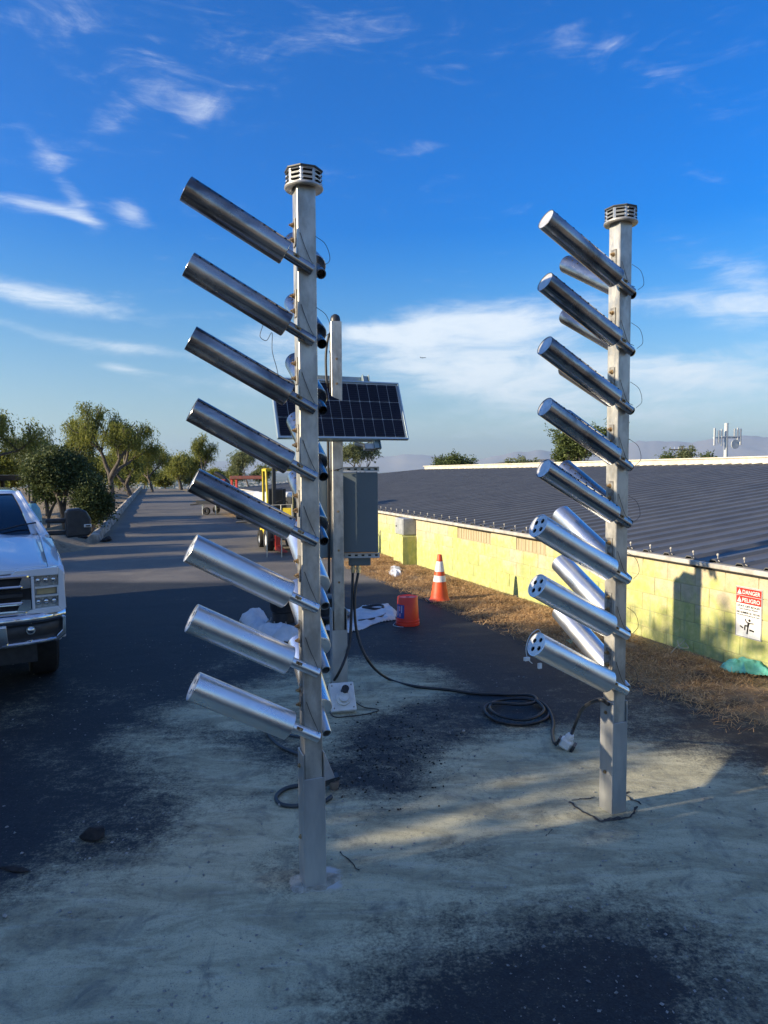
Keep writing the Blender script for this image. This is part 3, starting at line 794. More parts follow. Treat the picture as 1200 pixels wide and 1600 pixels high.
# bolt and plate, shared
PLM = MB().box((0, 0, 0), (.006, .040, .125), bev=.002)
BLM = MB().cyl((0, 0, 0), (-.004, 0, 0), .0125, seg=16).cyl((-.004, 0, 0), (-.013, 0, 0), .0095, seg=6).cyl((-.013, 0, 0), (-.021, 0, 0), .0052, seg=8)
PROTO = {}
def shared(key, mb, name, mat, parent, loc, rot=(0, 0, 0), **kw):
    if key not in PROTO: PROTO[key] = mb.build(name, mat, parent, **kw); o = PROTO[key]
    else: o = inst(PROTO[key], name, parent)
    o.location = loc; o.rotation_euler = rot; return o
def louvre_cap(parent, z, r=.085, scale=1.0):
    n = 8
    def ring(rr, zz, ph=R(22.5)): return [(rr*math.cos(ph+2*math.pi*k/n), rr*math.sin(ph+2*math.pi*k/n), zz) for k in range(n)]
    cap = empty('vent_cap', (0, 0, z)); cap.parent = parent
    # octagonal hood built as a part: wall facets with real louvre slots standing off
    w = MB()
    ri = r*.93; a, b = ring(ri, .022), ring(ri, .110)
    for k in range(n):
        p, q = Vector(a[k]), Vector(a[(k+1) % n]); up = Vector((0, 0, .088)); tdir = (q-p); nn = tdir.cross(Vector((0, 0, 1))).normalized()
        W_ = tdir.length; tdir.normalize()
        def strip(u0, u1, z0, z1, o0=0, o1=0): w.quad(p+tdir*u0+Vector((0, 0, z0))+nn*o0, p+tdir*u1+Vector((0, 0, z0))+nn*o0, p+tdir*u1+Vector((0, 0, z1))+nn*o1, p+tdir*u0+Vector((0, 0, z1))+nn*o1)
        e = W_*.14
        strip(0, e, 0, .088); strip(W_-e, W_, 0, .088)
        zs = [.004, .032, .060]; 
        strip(e, W_-e, 0, .004); strip(e, W_-e, .084, .088)
        for z0 in zs:
            strip(e, W_-e, z0+.008, z0+.022, .010, -.001)        # the lifted blade
            strip(e, W_-e, z0+.022, z0+.0275, -.001, 0)
            w.add([p+tdir*e+Vector((0, 0, z0+.008)), p+tdir*e+Vector((0, 0, z0+.008))+nn*.010, p+tdir*e+Vector((0, 0, z0+.022))], [(0, 1, 2)])
            w.add([p+tdir*(W_-e)+Vector((0, 0, z0+.008)), p+tdir*(W_-e)+Vector((0, 0, z0+.008))+nn*.010, p+tdir*(W_-e)+Vector((0, 0, z0+.022))], [(0, 1, 2)])
    o1 = w.build('louvre_ring', SLEEVE, cap)
    inner = MB().lathe([(.001, .02), (ri*.86, .02), (ri*.86, .112), (.001, .112)], 16).build('dark_core', HOLE, cap)
    fl = MB().lathe([(r*.62, .004), (r*1.0, -.004), (r*1.05, .004), (r*1.03, .016), (r*.9, .024), (r*.62, .022), (r*.62, .004)], 24).build('base_flange', GALV, cap, auto=30)
    tp = MB(); rt = r*1.04
    tp.prism([tuple(q[:2]) for q in ring(rt, 0)], .109, .117); tp.add([(0, 0, .132)]+ring(rt*.92, .117), [(0, k+1, (k+1) % n+1) for k in range(n)])
    tp.build('lid', MATS['dark_lid'], cap, auto=20)
    return cap
# an Empty cannot be a part, so the cap's flange carries the rest
def louvre_part(parent, z, r):
    c = louvre_cap(parent, z, r); kids = [o for o in bpy.data.objects if o.parent == c]
    main = [o for o in kids if o.name.startswith('base_flange')][0]
    main.parent = parent; main.location = (0, 0, z); main.name = 'vent_cap'; main.scale = (1, 1, .70)
    for o in kids:
        if o is not main: o.parent = main
    bpy.data.objects.remove(c); return main

def tube_mast(name, base, yaw, top, zs, fl, fr_, label, da, seed):
    r = random.Random(seed)
    t = empty(name, (base[0], base[1], 0), yaw, label, 'mast', 'pair of square posts with rows of slanted metal tubes')
    w = .088; so = .107; cd, sd = math.cos(da), math.sin(da)
    MB().box((0, 0, .28+(top-.28)/2), (w, w, top-.28), bev=.004).build('post', GALV, t)
    s = MB(); h = .655; hf = .535; th = .0065; o = so/2
    # outer sleeve: two full-height cheeks, a shorter front and a back plate
    s.box((-o+th/2, 0, h/2-.05), (th, so, h+.10), bev=.0015); s.box((o-th/2, 0, h/2-.05), (th, so, h+.10), bev=.0015)
    s.box((0, -o+th/2, hf/2-.05), (so-2*th, th, hf+.10), bev=.0015); s.box((0, o-th/2, h/2-.05), (so-2*th, th, h+.10))
    s.build('base_sleeve', SLEEVE, t)
    for zz in (.585, .235):
        BB = MB().cyl((0, 0, 0), (-.006, 0, 0), .011, seg=6).cyl((-.006, 0, 0), (-.012, 0, 0), .006, seg=8)
        shared('sleevebolt', BB, 'bolt', RUST, t, (-o-.0002, .005, zz))
    louvre_part(t, top-.012, .085 if seed == 1 else .088)
    for i, z in enumerate(zs):
        kind = fl if i < 5 else fr_
        # front face row: pipe crosses the front face, tube rises to the left
        a0 = .02 if seed == 1 else .025
        arm(kind, t, (a0+r.uniform(-.002, .002), -.069, z+r.uniform(-.003, .003)), rot_to((-math.cos(PHI)*cd, -math.cos(PHI)*sd+r.uniform(-.008, .008), math.sin(PHI+r.uniform(-.01, .01)))))
        # side row: rises to the back
        arm(kind, t, (.069, -.030+r.uniform(-.002, .002), z), rot_to((-math.cos(PHI)*sd+r.uniform(-.008, .008), math.cos(PHI)*cd, math.sin(PHI+r.uniform(-.01, .01)))))
        pl = shared('plate', PLM, 'hinge_plate', PLATE, t, (-w/2-.003, 0, z+.18))
        for dz in (.035, -.033):
            shared('bolt', BLM, 'bolt', RUST, pl, (-.0032, r.uniform(-.002, .002), dz), (r.uniform(0, 1), 0, 0), auto=30)
        pl2 = shared('plate', PLM, 'hinge_plate', PLATE, t, (0, w/2+.003, z+.18), (0, 0, R(-90)))
        # thermocouple-like thin wires from the plate to the pipe
        y0 = -w/2-.004
        pts = spline([(-w/2+.012, y0, z+.17), (-.012, y0-.004, z+.11), (.012, y0-.010, z+.05), (a0-.004, -.092, z+.026)], 6)
        shared(('wire', seed), MB().path([Vector(p)-Vector((0, 0, z)) for p in pts], .0016, 5), 'sensor_wire', WIRE, t, (0, 0, z))
        if seed == 2 or i < 2:
            pts = spline([(w/2-.004, y0, z+.16), (w/2+.035, -.075, z+.12), (w/2+.052, -.080, z+.05), (a0+.022, -.088, z+.012)], 6)
            shared(('wireb', seed), MB().path([Vector(p)-Vector((0, 0, z)) for p in pts], .0014, 5), 'sensor_wire', WIRE, t, (0, 0, z))
    return t
ZL = [2.885, 2.569, 2.264, 1.958, 1.656, 1.350, 1.042, .736]
ZR = [2.949, 2.632, 2.307, 1.989, 1.673, 1.351, 1.039, .720]
BL = ground_pt(489, 1378); BR = ground_pt(957, 1265)
YL, YR = R(19.8), R(23.9)
mastL = tube_mast('tube_mast', BL, YL, 3.275, ZL, 'upper_l', 'low_l', 'nearer square galvanised mast on the left, its tubes seen from the side', 0.0, 1)
mastR = tube_mast('tube_mast', BR, YR, 3.345, ZR, 'upper_r', 'low_r', 'farther square galvanised mast on the right, drilled tube ends facing the viewer', 0.0, 2)
# loose tag wires: hanging loop under the second tube of the left mast, wire and clips on the lowest right tube
def mast_pt(base, yaw, p): c, s = math.cos(yaw), math.sin(yaw); return (base[0]+p[0]*c-p[1]*s, base[1]+p[0]*s+p[1]*c, p[2])
def hang(parent, pts, rad, name='loose_wire', mat=WIRE): return MB().path(spline(pts, 8), rad, 5).build(name, mat, parent, smooth=True)
a = Vector((-.15, -.069, ZL[1]+.03))
hang(mastL, [a+Vector((-.06, 0, .03)), a+Vector((-.075, -.01, -.02)), a+Vector((-.045, .0, -.035)), a+Vector((-.02, 0, 0)), a+Vector((-.02, 0, -.08)), a+Vector((.0, 0, -.16)), a+Vector((.015, .01, -.235)), a+Vector((.025, .02, -.30))], .0015)
e = Vector((-.70*math.cos(PHI), -.069, ZR[7]+.70*math.sin(PHI)))
hang(mastR, [e+Vector((.06, .02, .06)), e+Vector((.02, -.01, .085)), e+Vector((-.035, -.02, .06)), e+Vector((-.06, -.02, 0)), e+Vector((-.05, -.02, -.06)), e+Vector((-.02, -.02, -.09))], .0022, mat=WHITEP)
MB().box(e+Vector((-.055, -.02, -.062)), (.03, .016, .018)).box(e+Vector((.02, -.03, -.105)), (.02, .012, .028)).build('wire_clip', WHITEP, mastR)

# mortar collar and broken slab edges round the bases
CEM = pmat('fresh_mortar', (.50, .47, .38), (.27, .255, .20), rough=.95, scale=22, bump=.8, bscale=60, world=True)
def collar(base, r0, r1, seed, label):
    r = random.Random(seed); n = 40; vs = []; fs = []
    for k in range(n):
        a = 2*math.pi*k/n; rr = r1*(.80+.22*math.sin(a*2+1)+.10*math.sin(a*5)+.05*r.random())
        c, s = math.cos(a), math.sin(a)
        vs += [(base[0]+c*r0, base[1]+s*r0, .010+.003*r.random()), (base[0]+c*(r0+rr)/2, base[1]+s*(r0+rr)/2, .011+.004*r.random()), (base[0]+c*rr, base[1]+s*rr, -.012)]
    for k in range(n):
        j = (k+1) % n
        for q in range(2): fs.append((k*3+q, j*3+q, j*3+q+1, k*3+q+1))
    return tag(meshobj('mortar_collar', vs, fs, CEM, smooth=True), label, 'mortar')
collar(BL, .04, .155, 5, 'ragged white mortar patch round the foot of the left mast')
CRACK = pmat('dark_crack', (.03, .03, .03), (.06, .058, .055), rough=1, scale=30)
def crack(pts_px, w, label):
    pts = []
    for (a, b) in zip(pts_px[:-1], pts_px[1:]):
        for k in range(6): t = k/6; pts.append((a[0]+(b[0]-a[0])*t+random.uniform(-2, 2), a[1]+(b[1]-a[1])*t+random.uniform(-1, 1)))
    vs = []; fs = []
    P = [ground_pt(*p) for p in pts]
    for i, p in enumerate(P):
        q = P[min(i+1, len(P)-1)]; o = P[max(i-1, 0)]; d = Vector((q[0]-o[0], q[1]-o[1])).normalized()
        ww = w*random.uniform(.3, 1.0); z = gz(*p)+.004
        vs += [(p[0]-d.y*ww, p[1]+d.x*ww, z), (p[0]+d.y*ww, p[1]-d.x*ww, z)]
    fs = [(2*i, 2*i+1, 2*i+3, 2*i+2) for i in range(len(P)-1)]
    return vs, fs
allv = []; allf = []
for pts, w in (([(890, 1257), (912, 1272), (940, 1286), (985, 1278), (1000, 1258)], .010), ([(895, 1254), (935, 1247)], .006), ([(1000, 1258), (975, 1243), (985, 1238)], .008),
               ([(945, 1282), (975, 1279)], .011), ([(560, 1362), (540, 1340), (530, 1330)], .005), ([(862, 1300), (852, 1312)], .004)):
    v, f = crack(pts, w, ''); n = len(allv); allv += v; allf += [tuple(i+n for i in q) for q in f]
tag(meshobj('slab_cracks', allv, allf, CRACK), kind='structure')

# ------------------------------------------------------------------ solar post with cabinets
BS = ground_pt(530, 1083); YS = R(14)
sp = empty('solar_post', (BS[0], BS[1], 0), YS, 'square post with the solar panel and grey cabinets standing behind the left mast', 'solar post')
MB().box((0, 0, .2+3.05/2), (.094, .094, 3.05), bev=.004).build('post', GALV, sp)
MB().lathe([(.044, 3.25), (.044, 3.275), (.036, 3.30), (.015, 3.315), (.001, 3.318)], 16).build('dome_cap', BLACKP, sp, smooth=True)
s = MB(); o = .064; th = .006
s.box((-o, 0, .36), (th, .128, .80)); s.box((o, 0, .36), (th, .128, .80)); s.box((0, -o+.004, .27), (.122, th, .62)); s.box((0, o, .36), (.122, th, .8))
s.build('base_sleeve', SLEEVE, sp)
for zz in (2.93, 2.72, 2.42, 1.98, 1.62, 1.28, 1.0): shared('sleevebolt', None, 'bolt', RUST, sp, (0, -.0475, zz), (0, 0, R(90)))
# the panel
pc = Vector((-.3633, 6.12, 2.498)); pyaw, ptilt, pw, ph = .4139, .3983, 1.1775, .5558
def to_local(p): p = Vector(p)-Vector((BS[0], BS[1], 0)); c, s_ = math.cos(-YS), math.sin(-YS); return Vector((p.x*c-p.y*s_, p.x*s_+p.y*c, p.z))
pan = MB().box((0, .014, 0), (pw-.01, .020, ph-.01)).build('solar_panel', BACKSH, sp)
pan.location = to_local(pc); pan.rotation_euler = (-ptilt, 0, pyaw-YS)   # local: x along, z up the panel, -y the glass side
f = MB(); fw = .013
f.box((0, .005, ph/2-fw/2), (pw, .036, fw)).box((0, .005, -ph/2+fw/2), (pw, .036, fw)).box((-pw/2+fw/2, .005, 0), (fw, .036, ph-2*fw)).box((pw/2-fw/2, .005, 0), (fw, .036, ph-2*fw))
f.build('panel_frame', ALFRAME, pan, bevel=.0015)
cw, chh = (pw-2*fw-.024)/12, (ph-2*fw-.020)/3
cm = MB(); cm.prism([(-cw/2+.007, -chh/2+.0026), (cw/2-.007, -chh/2+.0026), (cw/2-.0026, -chh/2+.007), (cw/2-.0026, chh/2-.007), (cw/2-.007, chh/2-.0026), (-cw/2+.007, chh/2-.0026), (-cw/2+.0026, chh/2-.007), (-cw/2+.0026, -chh/2+.007)], -.0015, .0015, 'y')
for i in range(12):
    for j in range(3): shared('cell', cm, 'solar_cell', CELL, pan, ((i-5.5)*cw, .002, (j-1)*chh))
bus = MB()
for i in range(12):
    for j in range(3):
        for k in range(8): bus.box(((i-5.5)*cw, .0001, (j-1)*chh-chh/2+.014+k*(chh-.028)/7), (cw-.010, .0004, .0008))
tag(bus.build('busbar', pmat('busbar_silver', (.09, .095, .11), (.11, .11, .13), rough=.3, metal=.5), pan), kind='stuff')
# struts behind: two horizontal rails and two uprights
st = MB()
def chan(c, size): st.box(c, size)
st.box((-.02, .10, .350), (.62, .042, .040)); st.box((-.02, .121, .350), (.62, .004, .052)); st.box((-.02, .095, .300), (.30, .03, .09))
st.box((.30, .06, .01), (.042, .042, .70)); st.box((.272, .045, .01), (.008, .04, .72)); st.box((.328, .045, .01), (.008, .04, .72)); st.box((-.32, .06, .0), (.042, .042, .62))
st.box((.02, .12, -.22), (.66, .042, .040))
st.build('strut_rail', STRUT, pan, bevel=.002)
MB().path(spline([(.11, .08, -.28), (.19, .07, -.31), (.27, .06, -.33)], 4), .018, 8).box((.23, .06, -.325), (.10, .05, .05)).build('strut_clamp', GALV, pan)
# uprights bracket to the post
MB().box((.0, .14, .0), (.16, .09, .06)).build('bracket', STRUT, pan)
# cabinets: right one
ca = MB().box((0, 0, 0), (.335, .22, .715), bev=.006).build('grey_cabinet', GREYBOX, sp)
ca.location = to_local((.018+BS[0]+.165, BS[1]+.22, 1.60)); ca.rotation_euler = (0, 0, -YS+R(3))
for zz, nm in ((.385, 'mounting_rail'), (-.385, 'mounting_rail')):
    m_ = MB(); m_.box((0, -.09, zz), (.36, .004, .040)); m_.box((0, -.105, zz+.02), (.36, .03, .003)).box((0, -.105, zz-.02), (.36, .03, .003)).build(nm, SLEEVE, ca)
    sl_ = MB()
    for k in range(6): sl_.box((-.15+k*.06, -.0925, zz), (.026, .003, .015))
    sl_.build('rail_slot', HOLE, ca)
MB().box((0, .0, -.44), (.20, .14, .085), bev=.006).build('gland_box', GREYBOX, ca)
MB().cyl((-.06, -.03, -.48), (-.06, -.03, -.55), .019, seg=12).cyl((-.06, -.03, -.50), (-.06, -.03, -.52), .026, seg=6).cyl((-.012, -.04, -.48), (-.012, -.04, -.55), .019, seg=12).cyl((-.012, -.04, -.50), (-.012, -.04, -.52), .026, seg=6).build('hose_gland', pmat('brass_gland', (.55, .48, .32), (.6, .56, .45), rough=.3, metal=.8), ca)
# left cabinet, corner towards the viewer
cb = MB().box((0, 0, 0), (.17, .24, .79), bev=.006).build('teal_cabinet', TEALBOX, sp)
cb.location = to_local((BS[0]-.215, BS[1]+.13, 1.60)); cb.rotation_euler = (0, 0, -YS+R(38))
cb2 = MB().box((0, 0, 0), (.14, .24, .80), bev=.006).build('grey_cabinet', GREYBOX, sp)
cb2.location = to_local((BS[0]-.115, BS[1]+.19, 1.60)); cb2.rotation_euler = (0, 0, -YS)
tag(cb, 'pale teal cabinet on the left of the post')
# hoses inside the thing: feed line up the post
MB().path(spline([(-.075, .03, .9), (-.075, .0, 1.9), (-.08, -.01, 2.6), (-.085, .0, 2.95), (-.055, .0, 3.14), (-.02, 0, 3.10)], 8), .011, 8).path(spline([(-.06, -.03, 1.8), (-.062, -.03, 2.5), (-.05, -.04, 2.9), (-.056, -.02, 3.0)], 8), .004, 6).build('feed_cable', BLACKR, sp, smooth=True)
MB().path([(.052*math.cos(a), -.002+.06*math.sin(a)*1.0, 1.985+.012*math.cos(a)) for a in [k*.3927 for k in range(17)]], .004, 6).build('cable_tie', BLACKP, sp)

# ------------------------------------------------------------------ hoses and connectors on the yard
def gp(px, py, z=.0): x, y = ground_pt(px, py); return (x, y, gz(x, y)+z)
def wl(obj_loc, p): return None
gA = Vector((BS[0]+.183-.010, BS[1]+.18, 1.06)); gB = Vector((BS[0]+.183-.060, BS[1]+.19, 1.06))
d2 = at_depth
h1 = spline([gA, at_depth(554, 935, 6.3), at_depth(558, 990, 6.25), at_depth(577, 1035, 6.2), gp(607, 1064, .014), gp(650, 1075, .013), gp(700, 1080, .013), gp(740, 1086, .013), gp(790, 1088, .013), gp(830, 1093, .030), gp(838, 1103, .034), gp(815, 1109, .036), gp(770, 1106, .034), gp(757, 1114, .020), gp(775, 1130, .016), gp(815, 1137, .016), gp(852, 1127, .016), gp(855, 1112, .018), gp(825, 1098, .026), gp(780, 1100, .028), gp(765, 1112, .028), gp(782, 1126, .03), gp(822, 1132, .03), gp(850, 1118, .034), gp(838, 1103, .045), gp(855, 1112, .03), gp(864, 1130, .014), gp(863, 1148, .013), gp(866, 1168, .03), gp(873, 1172, .05)], 8)
tag(MB().path(h1, .0125, 8).build('coiled_hose', BLACKR, smooth=True), 'long black hose from the cabinet looped in a coil on the ground between the masts', 'hose')
h2 = spline([gB, at_depth(549, 960, 6.25), at_depth(545, 1010, 6.15), at_depth(530, 1050, 6.0), gp(514, 1078, .03), gp(500, 1086, .014), gp(480, 1088, .013)], 8)
tag(MB().path(h2, .0125, 8).build('cabinet_hose', BLACKR, smooth=True), 'shorter black hose hanging from the cabinet down to the ground behind the left mast', 'hose')
# plug near the right mast
cpw = gp(884, 1172)
plug = empty('cable_plug', (cpw[0], cpw[1], cpw[2]), R(-25), 'white and grey cable plug lying by the coil left of the right mast', 'plug', 'cable plugs')
MB().box((0, 0, .045), (.085, .075, .075), rot=Matrix.Rotation(R(28), 3, 'Y'), bev=.014).build('plug_body', WHITEP, plug)
MB().cyl((.018, 0, .075), (.035, -.002, .115), .028, .024, seg=14).cyl((.02, 0, .082), (.028, -.002, .098), .031, seg=14).build('gland_nut', WHITEP, plug, auto=30)
MB().box((.05, 0, .018), (.020, .080, .060), rot=Matrix.Rotation(R(28), 3, 'Y')).build('locking_lever', BLACKP, plug)
MB().box((-.052, 0, .055), (.016, .070, .062), rot=Matrix.Rotation(R(28), 3, 'Y')).build('lower_latch', BLACKP, plug)
s0 = Vector(cpw)+Vector((.03, -.012, .10))
sR = Vector(mast_pt(BR, YR, (-.07, -.02, .66)))
h3 = spline([s0, s0+Vector((.03, -.01, .09)), s0+(sR-s0)*.45+Vector((-.02, -.02, .10)), sR+Vector((-.05, -.02, .015)), sR+Vector((.012, .01, -.02))], 8)
tag(MB().path(h3, .0115, 8).build('mast_cable', BLACKR, smooth=True), 'short black cable arching from the plug up into the right mast', 'cable')
# left mast cable and plug
def gq(px, py, z=.013): return gp(px, py, z)
h4 = spline([gq(505, 1170, .12), gq(485, 1165, .05), gq(440, 1150), gq(420, 1140), gq(418, 1150), gq(435, 1168), gq(465, 1182), gq(492, 1195, .05), gq(505, 1210, .09), gq(512, 1225, .07)], 8)
tag(MB().path(h4, .0115, 8).build('mast_cable', pmat('grey_rubber', (.035, .045, .052), (.05, .06, .068), rough=.55), smooth=True), 'grey rubber cable sweeping left from behind the left mast sleeve', 'cable')
h5 = spline([gq(525, 1236, .07), gq(505, 1236, .03), gq(475, 1232), gq(448, 1236), gq(432, 1248), gq(436, 1260), gq(455, 1264), gq(480, 1262), gq(505, 1258), gq(518, 1250)], 8)
tag(MB().path(h5, .0125, 8).build('cable_loop', MATS['grey_rubber'], smooth=True), 'thick cable loop lying on the dust behind the left mast foot', 'cable')
x, y = ground_pt(513, 1240)
pg = empty('cable_plug', (x, y+.05, gz(x, y)), R(15), 'tapered grey cable plug hanging at the right side of the left mast sleeve', 'plug', 'cable plugs')
b = MB(); b.add([(-.055, -.03, .05), (.045, -.03, .05), (.045, .03, .05), (-.055, .03, .05), (-.055, -.025, .22), (-.02, -.025, .22), (-.02, .025, .22), (-.055, .025, .22)],
                [(0, 3, 2, 1), (4, 5, 6, 7), (0, 1, 5, 4), (1, 2, 6, 5), (2, 3, 7, 6), (3, 0, 4, 7)])
b.build('plug_body', pmat('grey_cast', (.30, .31, .33), (.38, .39, .41), rough=.45, metal=.4), pg, bevel=.006)
MB().box((.0, 0, .062), (.125, .072, .020), rot=Matrix.Rotation(R(-12), 3, 'Y')).build('black_band', BLACKP, pg)
MB().lathe([(.001, 0), (.022, .0), (.034, .03), (.036, .055), (.001, .056)], 16, (.03, -.012, .0)).build('gland_nut', pmat('dull_bronze', (.33, .27, .24), (.22, .19, .17), rough=.4, metal=.6), pg, auto=30)
# white box with a dial at the foot of the solar post
x, y = ground_pt(538, 1117)
jb = empty('junction_box', (x, y, gz(x, y)), R(14), 'white box with a round black-topped dial leaning at the foot of the solar post', 'junction box')
rt = Matrix.Rotation(R(-38), 3, 'X')
jb0 = MB().box((0, .09, .10), (.205, .075, .24), rot=rt, bev=.006).build('box_body', WHITEP, jb)
nrm = rt @ Vector((0, -1, 0)); up = rt @ Vector((0, 0, 1)); fc = Vector((0, .09, .10))+nrm*.038
MB().cyl(fc-up*.02, fc-up*.02+nrm*.025, .062, .060, seg=28).cyl(fc-up*.02+nrm*.025, fc-up*.02+nrm*.055, .045, .040, seg=28).build('dial_ring', WHITEP, jb, auto=30)
k0 = fc+up*.035+Vector((.015, 0, 0)); MB().cyl(k0, k0+nrm*.085, .031, .030, seg=20).build('knob', BLACKR, jb, auto=30)
for sx in (-.08, .08):
    for sz in (-.095, .095):
        q = fc+up*sz+Vector((sx, 0, 0)); shared('jbs', MB().cyl((0, 0, 0), tuple(nrm*.004), .006, seg=8), 'screw', PLATE, jb, q)
tag(MB().path(spline([gq(510, 1100, .01), gq(520, 1122, .006), gq(545, 1122, .006), gq(575, 1118, .006), gq(592, 1112, .006), gq(570, 1108, .006), gq(556, 1100, .006)], 6), .004, 6).build('thin_cord', BLACKR, smooth=True), 'thin black cord lying round the white junction box', 'cord')

# ------------------------------------------------------------------ cone, bucket, cloths, tarp
ORANGE = pmat('cone_orange', (.72, .085, .018), (.60, .07, .016), rough=.5, scale=10)
WREF = pmat('reflective_white', (.74, .74, .73), (.62, .62, .61), rough=.45, scale=20)
x, y = ground_pt(687, 940); cone = empty('traffic_cone', (x, y, gz(x, y)), R(12), 'orange traffic cone with two white bands by the straw strip', 'traffic cone')
ch_ = .70
def cr_(z): return .145-(.145-.032)*(z/ch_)**.97
MB().lathe([(cr_(.03)+.02, .028), (cr_(.03), .045)]+[(cr_(z), z) for z in (.1, .2, .3, .4, .5, .6, .69)]+[(.028, .70), (.022, .70), (.02, .6)], 32).build('cone_body', ORANGE, cone, auto=40)
MB().prism([(-.19, -.16), (-.16, -.19), (.16, -.19), (.19, -.16), (.19, .16), (.16, .19), (-.16, .19), (-.19, .16)], .0, .028).build('cone_base', BLACKR, cone, bevel=.004)
for z0, z1 in ((.30, .39), (.45, .60)): MB().lathe([(cr_(z0)+.0018, z0), (cr_(z1)+.0018, z1)], 32).build('white_band', WREF, cone, smooth=True)
RED = pmat('red_plastic', (.80, .045, .018), (.72, .035, .016), rough=.38, scale=6)
x, y = ground_pt(637, 976); bk = empty('bucket', (x, y, gz(x, y)), R(-12), 'upturned red plastic bucket with a printed label standing beside the white cloth', 'bucket')
MB().lathe([(.148, 0), (.151, .004), (.151, .03), (.147, .034), (.147, .05), (.150, .054), (.149, .066), (.144, .07), (.128, .355), (.124, .362), (.120, .362), (.116, .352), (.001, .352)], 40).build('bucket_shell', RED, bk, auto=35)
MB().cyl((0, 0, .351), (0, 0, .357), .022, seg=14).cyl((0, 0, .357), (0, 0, .3575), .014, seg=12).build('centre_boss', pmat('dark_red', (.3, .012, .01), rough=.5), bk)
def lab_part(a0, a1, z0, z1, off, mat, name, n=8):
    vs = []; 
    for z in (z0, z1):
        rr = .144-(.016)*(z-.07)/.285+off
        for k in range(n+1): a = R(a0+(a1-a0)*k/n); vs.append((rr*math.cos(a), rr*math.sin(a), z))
    return meshobj(name, vs, [(k, k+1, n+2+k, n+1+k) for k in range(n)], mat, bk, smooth=True)
BLUE = pmat('label_blue', (.03, .05, .22), (.05, .06, .26), rough=.5); PINK = pmat('label_pink', (.55, .22, .30), (.45, .12, .2), rough=.5)
LABW = pmat('label_pale', (.45, .42, .55), (.35, .3, .45), rough=.5)
lab_part(205, 262, .10, .27, .0012, BLUE, 'label')
lab_part(218, 224, .13, .25, .002, LABW, 'label_print', 2); lab_part(228, 238, .19, .25, .002, PINK, 'label_print', 3); lab_part(244, 250, .17, .26, .002, LABW, 'label_print', 2); lab_part(232, 243, .12, .16, .002, PINK, 'label_print', 3); lab_part(210, 214, .12, .24, .002, LABW, 'label_print', 2)
hd = MB().path(spline([(-.15, .02, .03), (-.17, -.05, .008), (-.165, -.11, .006), (-.10, -.17, .005), (-.02, -.185, .005)], 6), .003, 5).build('wire_handle', pmat('handle_wire', (.6, .6, .6), rough=.35, metal=.8), bk)
CLOTH = pmat('white_cloth', (.62, .64, .66), (.52, .55, .58), rough=.9, scale=9, bump=.3, bscale=25)
def cloth(name, outline_px, label, seed, height, mat, cat, z0=.006, amp=.05, freq=4):
    poly = [ground_pt(*p) for p in outline_px]
    xs = [p[0] for p in poly]; ys = [p[1] for p in poly]; n = 70
    gx, gy = np.meshgrid(np.linspace(min(xs), max(xs), n), np.linspace(min(ys), max(ys), n))
    ins = in_poly(poly, gx, gy); d = poly_dist(poly, gx, gy)*ins
    wx = gx+.15*fbm(gx*3, gy*3, 3, seed+8)
    rid = 1-np.abs(2*fbm(wx*freq, gy*freq, 3, seed)-.9)*2
    z = z0+np.minimum(d/.05, 1)*(amp*np.clip(rid, 0, 1)**2+height*fbm(gx*2.2, gy*2.2, 3, seed+3)*np.minimum(d/.15, 1))
    keep = (ins[:-1, :-1] & ins[1:, 1:] & ins[1:, :-1] & ins[:-1, 1:])
    o = grid_mesh(name, gx, gy, z+.004, mat, mask=keep)
    m = o.modifiers.new('thick', 'SOLIDIFY'); m.thickness = .003
    return tag(o, label, cat)
cloth('drop_cloth', [(372, 972), (395, 963), (412, 958), (418, 966), (430, 985), (470, 990), (475, 1000), (440, 1006), (400, 996), (385, 985)], 'crumpled white cloth heap left of the black pipe flange', 3, .20, CLOTH, 'cloth', amp=.07)
cloth('drop_cloth', [(505, 985), (520, 958), (560, 952), (607, 944), (622, 958), (618, 970), (592, 974), (570, 984), (540, 992)], 'flat white cloth spread behind the solar post next to the red bucket', 9, .05, CLOTH, 'cloth', amp=.04, freq=3)
TARP = pmat('teal_mesh', (.10, .42, .30), (.18, .55, .42), rough=.7, scale=14, bump=.6, bscale=30)
cloth('green_mesh', [(1122, 1048), (1140, 1038), (1165, 1036), (1200, 1044), (1260, 1060), (1260, 1078), (1200, 1062), (1140, 1056)], 'crumpled sea-green netting on the straw at the right edge below the sign', 15, .12, TARP, 'netting', z0=.03, amp=.05, freq=5)
cloth('green_scrap', [(884, 1003), (893, 999), (900, 1004), (892, 1009)], 'small green scrap of netting on the straw behind the right mast', 16, .05, TARP, 'netting', z0=.02, amp=.03)
cloth('paper_litter', [(606, 893), (614, 888), (628, 892), (630, 901), (618, 905), (608, 900)], 'crumpled white paper on the straw near the buttress', 17, .10, CLOTH, 'litter', z0=.03, amp=.05)
